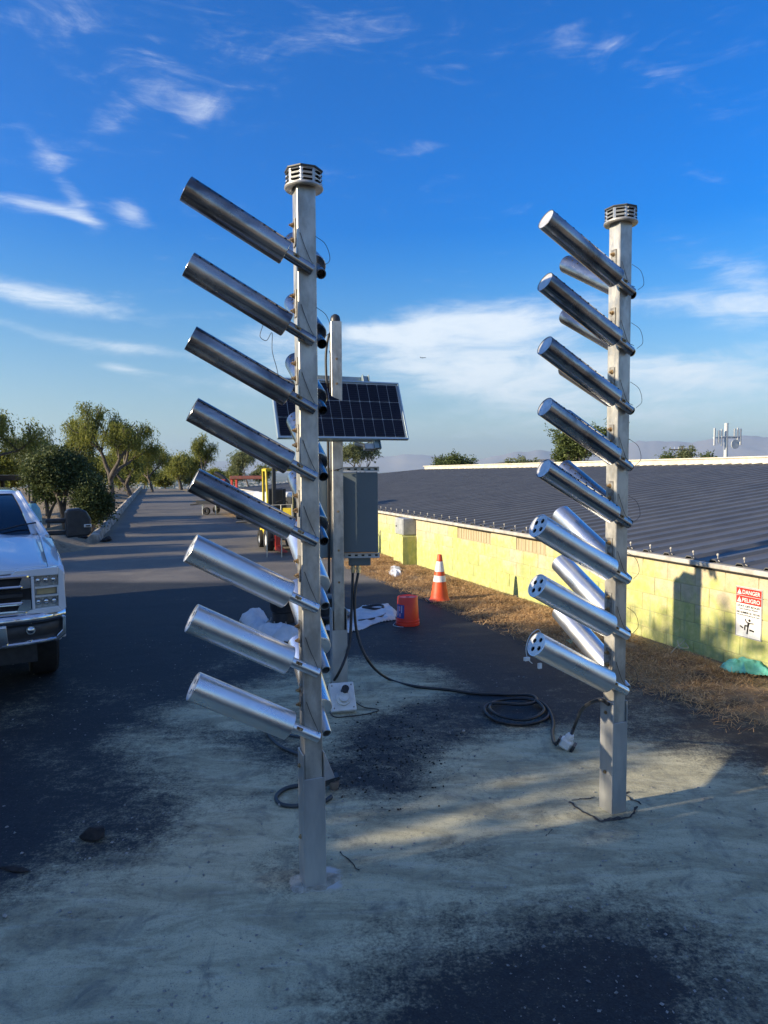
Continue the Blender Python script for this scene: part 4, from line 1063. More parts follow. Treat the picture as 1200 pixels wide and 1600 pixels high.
# black flanged pipe and spare ring
x, y = ground_pt(443, 984); fl = empty('flanged_pipe', (x, y, gz(x, y)), 0, 'short black flanged pipe section standing on the white cloth left of the left mast', 'pipe')
MB().lathe([(.14, .0), (.14, .22), (.155, .24), (.155, .26), (.001, .26)], 28).build('pipe_stub', BLACKR, fl, auto=30)
MB().lathe([(.13, .05), (.215, .05), (.22, .06), (.22, .085), (.21, .095), (.13, .095)], 32).build('flange', BLACKP, fl, auto=30)
MB().lathe([(.12, .26), (.16, .26), (.165, .275), (.165, .40), (.15, .41), (.001, .41)], 28).build('upper_stub', BLACKR, fl, auto=30)
for k in range(8):
    a = k*math.pi/4+.3; shared('fb', MB().cyl((0, 0, 0), (0, 0, .022), .013, seg=6).cyl((0, 0, .022), (0, 0, .04), .007, seg=8), 'flange_bolt', GALV, fl, (.185*math.cos(a), .185*math.sin(a), .094))
x, y = ground_pt(508, 975); fl2 = empty('flanged_pipe', (x+.05, y+.12, gz(x, y)), 0, 'larger dark flanged pipe hidden behind the left mast and solar post', 'pipe')
MB().lathe([(.16, .0), (.16, .28), (.18, .30), (.18, .33), (.14, .34), (.001, .34)], 28).build('pipe_stub', BLACKR, fl2, auto=30)
MB().lathe([(.15, .07), (.27, .07), (.275, .08), (.275, .105), (.265, .115), (.15, .115)], 32).build('flange', BLACKP, fl2, auto=30)
for k in range(8):
    a = k*math.pi/4+.1; shared('fb', None, 'flange_bolt', GALV, fl2, (.23*math.cos(a), .23*math.sin(a), .114))
x, y = ground_pt(583, 958)
rg = MB(); rg.path([(x+.14*math.cos(a), y+.11*math.sin(a), .085+.012*math.sin(2*a)) for a in [k*2*math.pi/30 for k in range(31)]], .017, 8)
tag(rg.build('rubber_ring', BLACKR, smooth=True), 'black rubber ring lying on the flat white cloth', 'ring')
tag(MB().path(spline([gp(560, 975, .04), gp(580, 973, .05), gp(600, 966, .04), gp(604, 958, .04)], 6), .012, 6).build('short_hose', BLACKR, smooth=True), 'short end of black hose curled on the flat white cloth', 'hose')
# twisted sticks on the straw
for pts, lb in (([(1065, 1005), (1072, 1018), (1075, 1028), (1062, 1030), (1058, 1022)], 'bent pale wire sticking out of the straw near the wall right of the right mast'),
                ([(1048, 1030), (1056, 1024), (1066, 1018), (1072, 1012)], 'thin pale twig lying beside the bent wire')):
    tag(MB().path(spline([gp(px, py, .06+.02*k) for k, (px, py) in enumerate(pts)], 5), .005, 5).build('twig', pmat('twig', (.5, .45, .36), rough=.8), smooth=True), lb, 'twig')

# ------------------------------------------------------------------ straw along the wall
def bed_z(x, y, s):
    prof = np.clip(1-np.abs((-s-.62)/.80), 0, 1); hz = fbm(x*2.2, y*2.2, 4, 41)
    return np.maximum(-.035+prof*.085*np.clip((hz-.22)*3, 0, 1.3)+.015*fbm(x*11, y*11, 3, 42)*prof, .008)
def straw_stuff():
    r = np.random.default_rng(12); n = 130000
    t = 12.5*r.random(n)**.75-1.2; t = np.where(r.random(n) < .12, r.uniform(8, 26, n), t)
    s = -np.abs(r.beta(1.7, 1.9, n)*1.45)-.10
    cl = fbm(t*1.7, s*1.7, 3, 31)
    keep = cl > .20+.25*r.random(n); t, s, cl = t[keep], s[keep], cl[keep]; n = len(t)
    p = WO[None]+ET[None]*t[:, None]+ES[None]*s[:, None]
    hump = np.clip(1-np.abs((-s-.75)/.7), 0, 1)*.07*np.clip((cl-.35)*4, 0, 1)
    z = bed_z(p[:, 0], p[:, 1], s)+.004+.035*r.random(n)**1.5
    a = r.uniform(0, 6.28, n); L = r.uniform(.02, .085, n); w = r.uniform(.0009, .0024, n)
    dx, dy = np.cos(a)*L/2, np.sin(a)*L/2; dz = r.normal(0, .012, n); nx, ny = -np.sin(a)*w, np.cos(a)*w
    V = np.stack([np.stack([p[:, 0]-dx-nx, p[:, 1]-dy-ny, z-dz], 1), np.stack([p[:, 0]-dx+nx, p[:, 1]-dy+ny, z-dz+w*.6], 1),
                  np.stack([p[:, 0]+dx+nx, p[:, 1]+dy+ny, z+dz+w*.6], 1), np.stack([p[:, 0]+dx-nx, p[:, 1]+dy-ny, z+dz], 1)], 1)
    return V
def quads_obj(name, V, mat, parent=None, tint=None):
    n = len(V); me = bpy.data.meshes.new(name)
    me.vertices.add(n*4); me.vertices.foreach_set('co', V.reshape(-1).astype(np.float32))
    me.loops.add(n*4); me.loops.foreach_set('vertex_index', np.arange(n*4, dtype=np.int32))
    me.polygons.add(n); me.polygons.foreach_set('loop_start', (np.arange(n)*4).astype(np.int32)); me.update(calc_edges=True)
    if tint is not None:
        at = me.attributes.new('tint', 'FLOAT', 'FACE'); at.data.foreach_set('value', tint.astype(np.float32))
    o = bpy.data.objects.new(name, me); return link(o, mat, parent)
def leafmat(name, c1, c2, trans=.35, rough=.6):
    m = bpy.data.materials.new(name); m.use_nodes = True; m.node_tree.nodes.clear(); t = NT(m.node_tree)
    at = t.n('ShaderNodeAttribute'); at.attribute_name = 'tint'
    P = t.n('ShaderNodeNewGeometry').outputs['Position']
    k = t.m('ADD', t.m('MULTIPLY', at.outputs['Fac'], .7), t.m('MULTIPLY', t.noise(P, 1.3, 3, .6), .5))
    col = t.mix(t.sm(k, .25, .95), c1, c2)
    d = t.n('ShaderNodeBsdfPrincipled'); t.plug(d.inputs['Base Color'], col); d.inputs['Roughness'].default_value = rough; d.inputs['Specular IOR Level'].default_value = .3
    tr = t.n('ShaderNodeBsdfTranslucent'); t.plug(tr.inputs[0], col); mx = t.n('ShaderNodeMixShader'); mx.inputs[0].default_value = trans
    m.node_tree.links.new(d.outputs[0], mx.inputs[1]); m.node_tree.links.new(tr.outputs[0], mx.inputs[2])
    o = t.n('ShaderNodeOutputMaterial'); m.node_tree.links.new(mx.outputs[0], o.inputs[0]); MATS[name] = m; return m
STRAWM = leafmat('dry_straw', (.30, .17, .07), (.68, .45, .22), .15, .8)
V = straw_stuff(); tag(quads_obj('dry_straw', V, STRAWM, tint=rng.random(len(V))), 'dry brown straw and pine needles strewn along the foot of the wall', 'straw', kind='stuff')
# rough earth bed under the straw
tt, ss = np.meshgrid(np.linspace(-3, 27, 420), np.linspace(-1.5, .0, 40))
px_ = WO[0]+ET[0]*tt+ES[0]*ss; py_ = WO[1]+ET[1]*tt+ES[1]*ss
hz = fbm(px_*2.2, py_*2.2, 4, 41); prof = np.clip(1-np.abs((-ss-.62)/.80), 0, 1)
zz_ = -.035+prof*.085*np.clip((hz-.22)*3, 0, 1.3)+.015*fbm(px_*11, py_*11, 3, 42)*prof
SOIL = pmat('straw_soil', (.32, .21, .11), (.13, .09, .055), rough=.95, scale=5, detail=9, bump=1.0, bscale=40, world=True)
tag(grid_mesh('earth_bed', px_, py_, zz_, SOIL), kind='structure')

# ------------------------------------------------------------------ trees
BARK = pmat('bark', (.075, .06, .048), (.13, .11, .09), rough=.95, scale=6, bump=.6, bscale=20)
LEAF_P = leafmat('pepper_leaf', (.10, .13, .03), (.27, .27, .055), .5)
LEAF_D = leafmat('dark_shrub_leaf', (.035, .052, .02), (.12, .145, .045), .25)
LEAF_Y = leafmat('yellow_green_leaf', (.14, .17, .035), (.30, .29, .065), .5)
LEAF_G = leafmat('grey_green_leaf', (.11, .135, .06), (.23, .25, .11), .45)
LEAF_O = leafmat('olive_leaf', (.06, .09, .03), (.13, .16, .04), .3)
def tree(label, base, height, spread, seed, leaf, nleaf, lw=.05, ll=.16, droop=.6, trunk_r=.2, lean=(0, 0), depth=4, clump=.55, group=None, cat='tree', name='pepper_tree', first=.34, strand=7, gap=1.0, centre=False, full=False):
    r = random.Random(seed); nr = np.random.default_rng(seed)
    t = empty(name, base, r.uniform(0, 6.28) if False else 0, label, cat, group)
    tips = []; mb = MB()
    def br(p, d, L, rad, k):
        pts = [p]; q = p.copy(); dd = d.copy(); n = 4
        for i in range(n):
            dd = (dd+Vector((r.uniform(-1, 1), r.uniform(-1, 1), r.uniform(-.5, .8)))*.22).normalized()
            q = q+dd*(L/n); pts.append(q.copy())
            if k >= depth-1: tips.append((q.copy(), dd.copy(), k))
        mb.path(pts, [rad*(1-.45*i/n) for i in range(n+1)], 6 if k > 1 else 8, caps=False)
        if k >= depth: return
        m = 3 if k < 2 else r.choice((2, 3))
        for j in range(m):
            a = 2*math.pi*(j+r.uniform(.1, .7))/m; out = Vector((math.cos(a), math.sin(a), 0))
            nd = (dd*r.uniform(.35, .9)+out*r.uniform(.5, 1.1)*spread/height*1.7+Vector((0, 0, r.uniform(.1, .55)))).normalized()
            br(q, nd, L*r.uniform(.62, .86), rad*.58, k+1)
    br(Vector((0, 0, -.2)), Vector((lean[0], lean[1], 1)).normalized(), height*first, trunk_r, 0)
    zs = [p.z for p, _, _ in tips]; k = (height*.93)/max(zs); kr = spread/max(max(math.hypot(p.x, p.y) for p, _, _ in tips), .1)
    kr = min(kr, 1.6)
    mb.v = [(v[0]*kr, v[1]*kr, v[2]*k if v[2] > 0 else v[2]) for v in mb.v]
    tips = [(Vector((p.x*kr, p.y*kr, p.z*k)), d) for p, d, _ in tips]
    mb.build('trunk', BARK, t, smooth=True)
    T = np.array([tuple(p) for p, _ in tips]); D = np.array([tuple(d) for _, d in tips])
    if centre: t.location = (base[0]-T[:, 0].mean(), base[1]-T[:, 1].mean(), base[2])
    if gap < 1: sel = nr.random(len(T)) < gap; T, D = T[sel], D[sel]
    ns = max(1, nleaf//strand); wgt = nr.gamma(.9, 1, len(T))+.12; idx = nr.choice(len(T), ns, p=wgt/wgt.sum())
    # strands start in a clump round each tip and hang down
    if full: T2 = T[idx]*np.stack([np.ones(ns), np.ones(ns), nr.uniform(.34, 1.06, ns)], 1)
    else: T2 = T[idx]
    st = T2+nr.normal(0, clump*.42, (ns, 3))*np.array([1, 1, .7])
    out = D[idx]*.6+nr.normal(0, .6, (ns, 3)); out[:, 2] = out[:, 2]*.5-droop; out /= np.linalg.norm(out, axis=1)[:, None]
    SL = nr.uniform(.3, 1.0, ns)*clump*(1+droop)
    cs = []; ds = []; 
    for j in range(strand):
        f = j/strand; dirn = out*(1-f*.6)+np.array([0, 0, -1])*f*droop*1.2; dirn /= np.linalg.norm(dirn, axis=1)[:, None]
        cs.append(st+dirn*(SL*f)[:, None]+nr.normal(0, .03, (ns, 3))*(ll/.16)); ds.append(dirn)
    c = np.concatenate(cs); d = np.concatenate(ds)+nr.normal(0, .55, (ns*strand, 3)); d /= np.linalg.norm(d, axis=1)[:, None]
    w = np.cross(d, nr.normal(0, 1, d.shape)); w /= np.linalg.norm(w, axis=1)[:, None]
    L = (nr.uniform(.6, 1.3, len(c))*ll/2)[:, None]; Wd = (nr.uniform(.6, 1.3, len(c))*lw/2)[:, None]
    c[:, 2] = np.maximum(c[:, 2], .05)
    V = np.stack([c-d*L, c+w*Wd, c+d*L, c-w*Wd], 1)
    quads_obj('crown', V, leaf, t, np.repeat(nr.random(ns), strand)[:len(c)]*.6+nr.random(len(c))*.4)
    return t
def at_px(px, D, z=0.0): x, y, _ = at_depth(px, 740, D); return (x, y, z)
def zpx(px, py, D): return at_depth(px, py, D)[2]
G1 = 'pepper trees standing along the left of the road'
tree('largest pepper tree with a spreading two-part crown above the dark shrub', at_px(172, 34), 5.55, 2.5, 21, LEAF_P, 15000, .036, .17, 1.0, .22, lean=(.15, .0), clump=.36, group=G1, first=.30)
tree('left half-crown of bushy pepper foliage left of the largest tree behind the shrub', at_px(112, 36), 5.0, 1.3, 24, LEAF_P, 8500, .036, .17, .8, .14, clump=.36, group=G1, first=.42)
tree('pepper tree cut off by the left edge of the photo above the truck roof', at_px(-52, 25), 5.0, 2.5, 22, LEAF_Y, 15000, .04, .15, .9, .2, clump=.42, group=G1)
tree('feathery grey-green tree between the left edge tree and the shrub', at_px(42, 40), 4.2, 1.25, 23, LEAF_G, 9000, .05, .15, .7, .12, clump=.5, group=G1, first=.35)
tree('small leaning pepper tree left of the far end of the road', at_px(238, 62), 4.3, 2.3, 25, LEAF_Y, 12000, .05, .22, .7, .18, lean=(-.3, 0), clump=.55, group=G1)
tree('open-branched pepper tree at the end of the road left of the red machine', at_px(318, 62), 5.3, 2.3, 36, LEAF_P, 8000, .05, .22, .7, .2, lean=(-.2, 0), clump=.5, group=G1, gap=.6)
tree('low bushy tree filling the gap beside the open-branched tree', at_px(282, 68), 3.6, 2.2, 27, LEAF_Y, 12000, .08, .22, .6, .15, clump=.8, group=G1, first=.2)
tree('bushy low tree just left of the road beside the kerb', at_px(205, 50), 3.6, 2.1, 28, LEAF_P, 8000, .05, .18, .8, .14, clump=.5, group=G1, first=.2)
tree('lopsided small tree rising behind the red machine', at_px(388, 80), 4.4, 2.0, 29, LEAF_G, 6000, .09, .25, .5, .14, lean=(-.35, 0), clump=.7, gap=.6)
tree('pale leafy tree behind the cabinet and the solar panel', at_px(563, 75, -1.0), 6.0, 2.4, 30, LEAF_G, 6500, .09, .24, .2, .14, clump=.6, name='small_tree', first=.25)
# low scrub where the road ends
for i, (px, D, h, s) in enumerate([(225, 74, 2.1, 2.4), (258, 78, 1.7, 2.4), (300, 80, 1.9, 2.6), (338, 84, 1.9, 2.5), (366, 88, 1.9, 2.6), (410, 90, 2.3, 2.6), (188, 60, 2.4, 2.0), (150, 52, 3.0, 2.4), (95, 50, 3.0, 2.6), (15, 46, 2.8, 2.6), (-15, 40, 3.2, 2.5)]):
    tree('low roadside shrub number-less green clump at the end of the road' if False else ['yellow-green scrub left of the far road end', 'low scrub in the middle of the far road end', 'rounded scrub right of the far road middle', 'scrub near the right of the far road end', 'scrub just left of the red machine', 'scrub behind the red machine beam', 'scrub beside the small leaning tree', 'leafy scrub under the largest tree', 'scrub behind the dark shrub', 'scrub above the truck roof beside the shelter', 'scrub behind the dark shelter at the left edge'][i],
         at_px(px, D), h, s, 60+i, [LEAF_Y, LEAF_P, LEAF_G][i % 3], 7000, .09, .24, .3, .06, clump=.8, depth=3, group='scrub beyond the road', cat='shrub', name='roadside_shrub', first=.15)
# the big dark shrub by the kerb end
tree('big dense dark shrub between the truck mirror and the kerb', at_px(106, 22.0), 2.85, 1.6, 31, LEAF_D, 42000, .055, .085, .05, .08, clump=.42, depth=4, cat='shrub', name='dark_shrub', first=.14, strand=4)
tree('lower right lobe of dark shrub reaching the kerb', at_px(142, 21.6), 1.9, .8, 32, LEAF_D, 20000, .05, .08, .05, .05, clump=.36, depth=3, cat='shrub', name='dark_shrub', first=.12, strand=4)
tree('yellow-lit left lobe of shrub next to the truck windscreen', at_px(72, 23), 2.3, 1.0, 33, LEAF_O, 15000, .05, .09, .1, .05, clump=.4, depth=3, cat='shrub', name='dark_shrub', first=.14, strand=4)
# trees beyond the roof
tree('dark green tree group left part showing over the roof ridge', at_px(700, 75, -3.2), 6.9, 2.3, 70, LEAF_O, 11000, .10, .2, .1, .2, clump=.75, name='distant_tree', first=.5)
tree('thin tree right of the group over the roof ridge', at_px(728, 78, -3.2), 6.5, 1.8, 71, LEAF_O, 5000, .10, .2, .1, .16, clump=.6, name='distant_tree', first=.5, gap=.7)
tree('small tree at the right end of the group over the roof ridge', at_px(745, 80, -3.2), 5.7, 1.3, 72, LEAF_O, 2600, .10, .2, .1, .14, clump=.55, name='distant_tree', first=.5)
tree('bright green rounded tree behind the right mast', at_px(905, 50, -2.0), 7.4, 1.75, 73, LEAF_O, 16000, .09, .17, .05, .2, clump=.65, name='round_tree', first=.45)
tree('shrubby lower part of the round tree over the ridge left of the right mast', at_px(880, 52, -2.0), 6.0, 1.2, 74, LEAF_O, 7000, .09, .17, .05, .12, clump=.6, name='round_tree', first=.45)
tree('taller top of the round tree directly behind the right mast', at_px(945, 50, -2.0), 7.9, 1.2, 77, LEAF_O, 7000, .09, .17, .05, .12, clump=.6, name='round_tree', first=.5)
tree('small round tree left of the utility pole beyond the ridge', at_px(1040, 70, -3.0), 6.9, 1.0, 75, LEAF_O, 4200, .10, .18, .05, .12, clump=.6, name='distant_tree', first=.55)
tree('small tree right of the utility pole beyond the ridge', at_px(1078, 72, -3.0), 7.3, 1.4, 76, LEAF_G, 3600, .10, .2, .05, .12, clump=.6, name='distant_tree', first=.55)
for i, (px, w) in enumerate([(790, 'left'), (815, 'middle'), (838, 'right')]):
    tree(w+' one of three low bushes over the roof ridge left of the round tree', at_px(px, 95, -3.5), 6.7+.3*(i == 1), 2.2, 80+i, LEAF_G, 3500, .14, .3, .1, .12, clump=.8, name='distant_bush', cat='bush', first=.6)
tree('tiny bush over the ridge left of the antenna mast', at_px(1107, 95, -3.5), 7.6, 1.2, 84, LEAF_O, 1500, .14, .3, .1, .12, clump=.7, name='distant_bush', cat='bush', first=.6)
# row of trees to the left of the yard, outside the frame: they throw the shade on the yard
def sa(s, a): return (-.3201*s+.9474*a, .9474*s+.3201*a, 0)
YARD = [(5.35, -10.2, 5.85, 1.6, 15000, .85, 'dense pepper tree level with the truck nose'), (6.9, -10.9, 5.5, 1.4, 16000, 1, 'pepper tree level with the truck windscreen'),
        (8.9, -12.2, 5.5, 1.5, 17000, 1, 'broad pepper tree level with the truck bed'), (11.0, -12.6, 5.5, 1.35, 16000, 1, 'pepper tree just beyond the truck tail'),
        (1.25, -9.3, 5.5, 1.55, 20000, 1, 'pepper tree level with the foot of the left mast'), (-.7, -10.3, 5.3, 1.5, 14000, .95, 'pepper tree level with the camera'), (2.55, -8.4, 4.9, .85, 11000, 1, 'slender pepper tree level with the mast feet'), (.3, -7.2, 4.3, 1.3, 12000, .95, 'low pepper tree nearest the camera'), (3.5, -8.3, 3.05, .85, 9000, 1, 'shoulder-high young pepper tree'), (-3.4, -11, 5.3, 1.7, 9000, .8, 'hindmost pepper tree'),
        (15.8, -17, 7.3, .95, 11000, 1, 'tall narrow pepper tree'), (18.3, -19, 7.0, .8, 9000, 1, 'slim pepper tree'), (21.2, -19, 7.4, 1.1, 12000, 1, 'rounded tall pepper tree'),
        (24.6, -21, 7.6, 1.1, 11000, 1, 'tall pepper tree near the kerb end'), (28.6, -20, 7.0, 1.3, 10000, .9, 'last tall pepper tree before the shrub'), (33.5, -23, 7.6, 1.3, 10000, .9, 'tall tree abreast of largest')]
for i, (s, a, h, spr, nl, ga, lb) in enumerate(YARD):
    tree(lb+', outside the left of the photo', sa(s, a), h, spr, 100+i, LEAF_P, int(nl*(1.5 if i < 10 else 1)), .10, .19, .5, .13, clump=.55, group='pepper trees left of the yard', gap=ga, first=.24, centre=True, full=(i < 10))
# small weeds at the wall
def weed(px, py, h, lb, seed):
    x, y = ground_pt(px, py); nr = np.random.default_rng(seed); t = empty('weed', (x, y, .03), 0, lb, 'weed', 'weeds along the wall')
    mb = MB(); V = []
    for k in range(5):
        a = nr.uniform(0, 6.28); tip = Vector((math.cos(a)*h*.4, math.sin(a)*h*.4, h*nr.uniform(.6, 1))); mb.path([(0, 0, 0), tip*.5+Vector((0, 0, .02)), tip], .003, 4)
        for j in range(7):
            c = np.array(tip*(.35+.65*j/6))+nr.normal(0, .012, 3); d = nr.normal(0, 1, 3); d /= np.linalg.norm(d); w = np.cross(d, nr.normal(0, 1, 3)); w /= np.linalg.norm(w)
            V.append([c-d*.022, c+w*.009, c+d*.022, c-w*.009])
    mb.build('stem', BARK, t); quads_obj('leaves', np.array(V), LEAF_D, t, nr.random(len(V)))
for px, py, h, lb, sd in [(1020, 985, .20, 'tallest dark leafy weed at the foot of the wall right of the right mast', 1), (1013, 984, .10, 'short weed at the left of the tallest weed', 2), (1029, 987, .09, 'short weed at the right of the tallest weed', 3), (1155, 925, .06, 'tiny tuft on the wall top left of the danger notice', 4)]:
    if sd == 4: continue
    weed(px, py, h, lb, sd)

# ------------------------------------------------------------------ pickup truck
PAINT = pmat('white_truck_paint', (.72, .74, .76), (.70, .72, .745), rough=.22, scale=2, coat=1.0, bump=.0)
CHROME = pmat('chrome', (.72, .73, .75), (.66, .67, .70), rough=.08, metal=1.0, scale=5)
SATIN = pmat('satin_silver_trim', (.62, .63, .62), (.56, .57, .57), rough=.3, metal=.5, scale=5)
GLASS = pmat('tinted_glass', (.010, .014, .022), (.012, .017, .026), rough=.04, spec=.8)
LENS, _t, _b = newmat('lamp_lens'); _b.inputs['Base Color'].default_value = (.55, .56, .53, 1); _b.inputs['Roughness'].default_value = .12; _b.inputs['Coat Weight'].default_value = 1; _b.inputs['Metallic'].default_value = .35
AMBER = pmat('amber_lens', (.55, .42, .22), (.5, .36, .18), rough=.15, coat=1)
LAMPIN = pmat('lamp_housing', (.55, .56, .53), (.34, .35, .33), rough=.25, metal=.3, scale=40, stretch=(1, 1, .2))
TYRE = pmat('tyre_rubber', (.012, .012, .013), (.02, .02, .02), rough=.85, scale=20)
TX = Vector((-3.578, 5.54, 0)); TYAW = R(29)
tk = empty('pickup_truck', TX, TYAW, 'white pickup truck with chrome grille and black tow mirror at the left edge', 'truck')
hw = .985
def arch(cx, r, n=12): return [(cx-r*math.cos(math.pi*k/n), .40+r*math.sin(math.pi*k/n)) for k in range(n+1)]
def side_poly():
    p = [(.22, .52), (.22, .84), (.14, 1.10), (.25, 1.155), (.9, 1.24), (1.45, 1.30), (2.6, 1.30), (4.0, 1.30), (5.7, 1.28), (5.75, .62)]
    p += [(5.35, .42)]+arch(4.72, .46)[::-1]+[(4.2, .38), (1.65, .38)]+arch(1.12, .46)[::-1]+[(.62, .48)]
    return p
for sx in (-1, 1):
    a, b = (hw-.05, hw) if sx > 0 else (-hw, -hw+.05)
    MB().prism(side_poly(), a, b, 'x').build('body_side', PAINT, tk, bevel=.012)
def hood_z(x, y):
    f = np.clip((y-.12)/1.35, 0, 1); z = 1.150+.205*f**.75
    z = z+.030*np.clip((.62-np.abs(x))/.16, 0, 1)*np.clip(f*5, 0, 1)
    z = z-.050*np.clip((np.abs(x)-.80)/.18, 0, 1)**2
    z = z-.03*np.clip((.26-y)/.14, 0, 1)**2
    z = z+.018*np.exp(-(((np.abs(x)-.66)/.07)**2+((y-1.22)/.12)**2))
    return z
def gridpart(name, x0, x1, y0, y1, nx, ny, fz, mat, skirt=.0):
    xs = np.linspace(x0, x1, nx); ys = np.linspace(y0, y1, ny); gx, gy = np.meshgrid(xs, ys); o = grid_mesh(name, gx, gy, fz(gx, gy), mat, parent=tk)
    if skirt: m = o.modifiers.new('thick', 'SOLIDIFY'); m.thickness = skirt; m.offset = -1
    return o
def ysh(x): return .10*(np.abs(x)/.98)**3
def front_curved(x0, x1, name):
    xs = np.linspace(x0, x1, 26 if x1-x0 > .5 else 8); ys = np.linspace(0, 1, 26); gx, gv = np.meshgrid(xs, ys); gy = (.115+ysh(gx))*(1-gv)+1.40*gv
    o = grid_mesh(name, gx, gy, hood_z(gx, gy), PAINT, parent=tk); m = o.modifiers.new('thick', 'SOLIDIFY'); m.thickness = .03; m.offset = -1; return o
front_curved(-.852, .852, 'hood'); front_curved(.860, .985, 'fender_top'); front_curved(-.985, -.860, 'fender_top')
MB().box((0, .9, 1.08), (1.7, 1.2, .04)).box((0, .35, .85), (1.8, .30, .5)).box((0, 2.9, .75), (1.86, 4.6, .55)).build('inner_body', BLACKP, tk)
# front fascia: panel round the lamps
fx = MB()
fx.box((0, .17, 1.135), (1.26, .05, .05), bev=.01)
fx.build('nose_panel', PAINT, tk)
for sx in (-1, 1):
    # satin surround of the lamp, built from prisms in the x/z plane
    def P2(pts): return [(sx*x, z) for x, z in pts]
    sr = MB()
    outer = [(.52, 1.085), (.60, 1.150), (.93, 1.165), (.975, 1.10), (.985, .80), (.955, .775), (.56, .745), (.54, .775), (.70, .815), (.715, 1.08)]
    inner = [(.745, 1.09), (.745, .82), (.92, .835), (.925, 1.085)]
    ring = MB()
    # frame pieces
    ring.prism(P2([(.54, 1.095), (.60, 1.150), (.93, 1.165), (.93, 1.095), (.74, 1.095)]), .095, .17, 'y')
    ring.prism(P2([(.93, 1.164), (.972, 1.12), (.985, .80), (.955, .775), (.925, .82), (.93, 1.094)]), .115, .19, 'y')
    ring.prism(P2([(.56, .745), (.954, .774), (.924, .821), (.72, .812), (.585, .785)]), .095, .17, 'y')
    ring.prism(P2([(.715, 1.094), (.739, 1.094), (.743, .814), (.719, .811)]), .095, .17, 'y')
    ring.build('lamp_surround', SATIN if False else PAINT, tk, bevel=.006)
    hl = MB().prism(P2([(.742, 1.092), (.929, 1.092), (.924, .822), (.744, .815)]), .165, .20, 'y').build('headlight', LAMPIN, tk)
    cells = MB()
    for (z0, z1) in ((1.012, 1.088), (.825, .905)):
        for k in range(3):
            cx_ = sx*(.770+.062*k); zc_ = (z0+z1)/2
            cells.cyl((cx_, .165, zc_), (cx_, .150, zc_), .026, .030, seg=16); cells.cyl((cx_, .150, zc_), (cx_, .146, zc_), .016, .006, seg=12)
    cells.build('lamp_reflector', CHROME, hl, auto=40)
    MB().box((sx*.835, .150, .955), (.150, .012, .050), bev=.004).build('indicator', AMBER, hl)
    MB().prism(P2([(.748, .998), (.935, 1.003), (.935, .988), (.748, .983)]), .118, .145, 'y').prism(P2([(.748, .922), (.935, .926), (.935, .912), (.748, .908)]), .118, .145, 'y').prism(P2([(.918, 1.002), (.936, 1.002), (.936, .912), (.918, .912)]), .1175, .146, 'y').build('light_bar', WHITEP, hl)
# grille: chrome frame with black openings
gr = MB().box((0, .14, .95), (1.42, .05, .34)).build('grille', HOLE, tk)
ch = MB()
ch.box((0, .104, 1.098), (1.40, .045, .040), bev=.014).box((0, .104, .797), (1.36, .045, .036), bev=.012)
for sx in (-1, 1):
    ch.prism([(sx*.655, 1.11), (sx*.712, 1.085), (sx*.712, 1.00), (sx*.640, .995), (sx*.625, 1.02)], .085, .13, 'y')
    ch.prism([(sx*.640, .905), (sx*.712, .90), (sx*.712, .82), (sx*.66, .785), (sx*.60, .80), (sx*.625, .86)], .085, .13, 'y')
    for z0 in (1.012, .875): ch.box((sx*.34, .094, z0), (.62, .045, .028), bev=.011)
    for xx in (.05, .30, .36): ch.box((sx*xx, .102, 1.056), (.020, .035, .085), bev=.006); ch.box((sx*xx, .102, .835), (.020, .035, .07), bev=.004)
ch.build('chrome_grille_bars', CHROME, gr, auto=30)
MB().box((0, .09, .945), (1.3, .03, .03)).build('grille_mesh_bar', BLACKP, gr)
# bumper
def bump_sec(z0, z1, depth, mat, name, x0=-.985, x1=.985, n=25, y_=0.0):
    vs = []; xs = np.linspace(x0, x1, n)
    for x in xs:
        yy = y_+.16*(abs(x)/.985)**5+.03*(abs(x)/.985)**2
        zz = -.0
        for (dy, z) in ((depth, z0+.01), (.012, z0), (0, z0+.02), (0, z1-.035), (.02, z1-.006), (.06, z1), (depth, z1)): vs.append((x, yy+dy, z+zz))
    m = 7; fs = [(i*m+k, i*m+k+1, (i+1)*m+k+1, (i+1)*m+k) for i in range(n-1) for k in range(m-1)]
    o = meshobj(name, vs, fs, mat, tk, smooth=True); o.data.set_sharp_from_angle(angle=R(50)); return o
bump_sec(.70, .785, .22, CHROME, 'bumper')
bump_sec(.52, .565, .20, CHROME, 'lower_bumper_bar', -.90, .90)
bump_sec(.56, .705, .16, BLACKP, 'bumper_insert', -.96, .96, y_=.035)
for sx in (-1, 1):
    MB().prism([(sx*.40, .70), (sx*.52, .70), (sx*.53, .56), (sx*.46, .53), (sx*.42, .56)], .01, .10, 'y').build('bumper_strut', CHROME, tk, bevel=.008)
    MB().prism([(sx*.955, .72), (sx*.985, .72), (sx*.98, .56), (sx*.90, .50), (sx*.88, .53), (sx*.95, .60)], .16, .24, 'y').build('bumper_corner', CHROME, tk, bevel=.006)
    fl_ = MB().cyl((sx*.70, .085, .645), (sx*.70, .05, .645), .037, .036, seg=20).build('fog_lamp', CHROME, tk, auto=30)
    MB().cyl((sx*.70, .0495, .645), (sx*.70, .040, .645), .027, .010, seg=16).build('lamp_lens', CHROME, fl_, auto=30)
MB().box((0, .25, .42), (1.5, .12, .16)).box((0, .6, .36), (1.2, .5, .06)).cyl((-.8, 1.12, .42), (.8, 1.12, .42), .05, seg=10).build('underbody', BLACKP, tk)
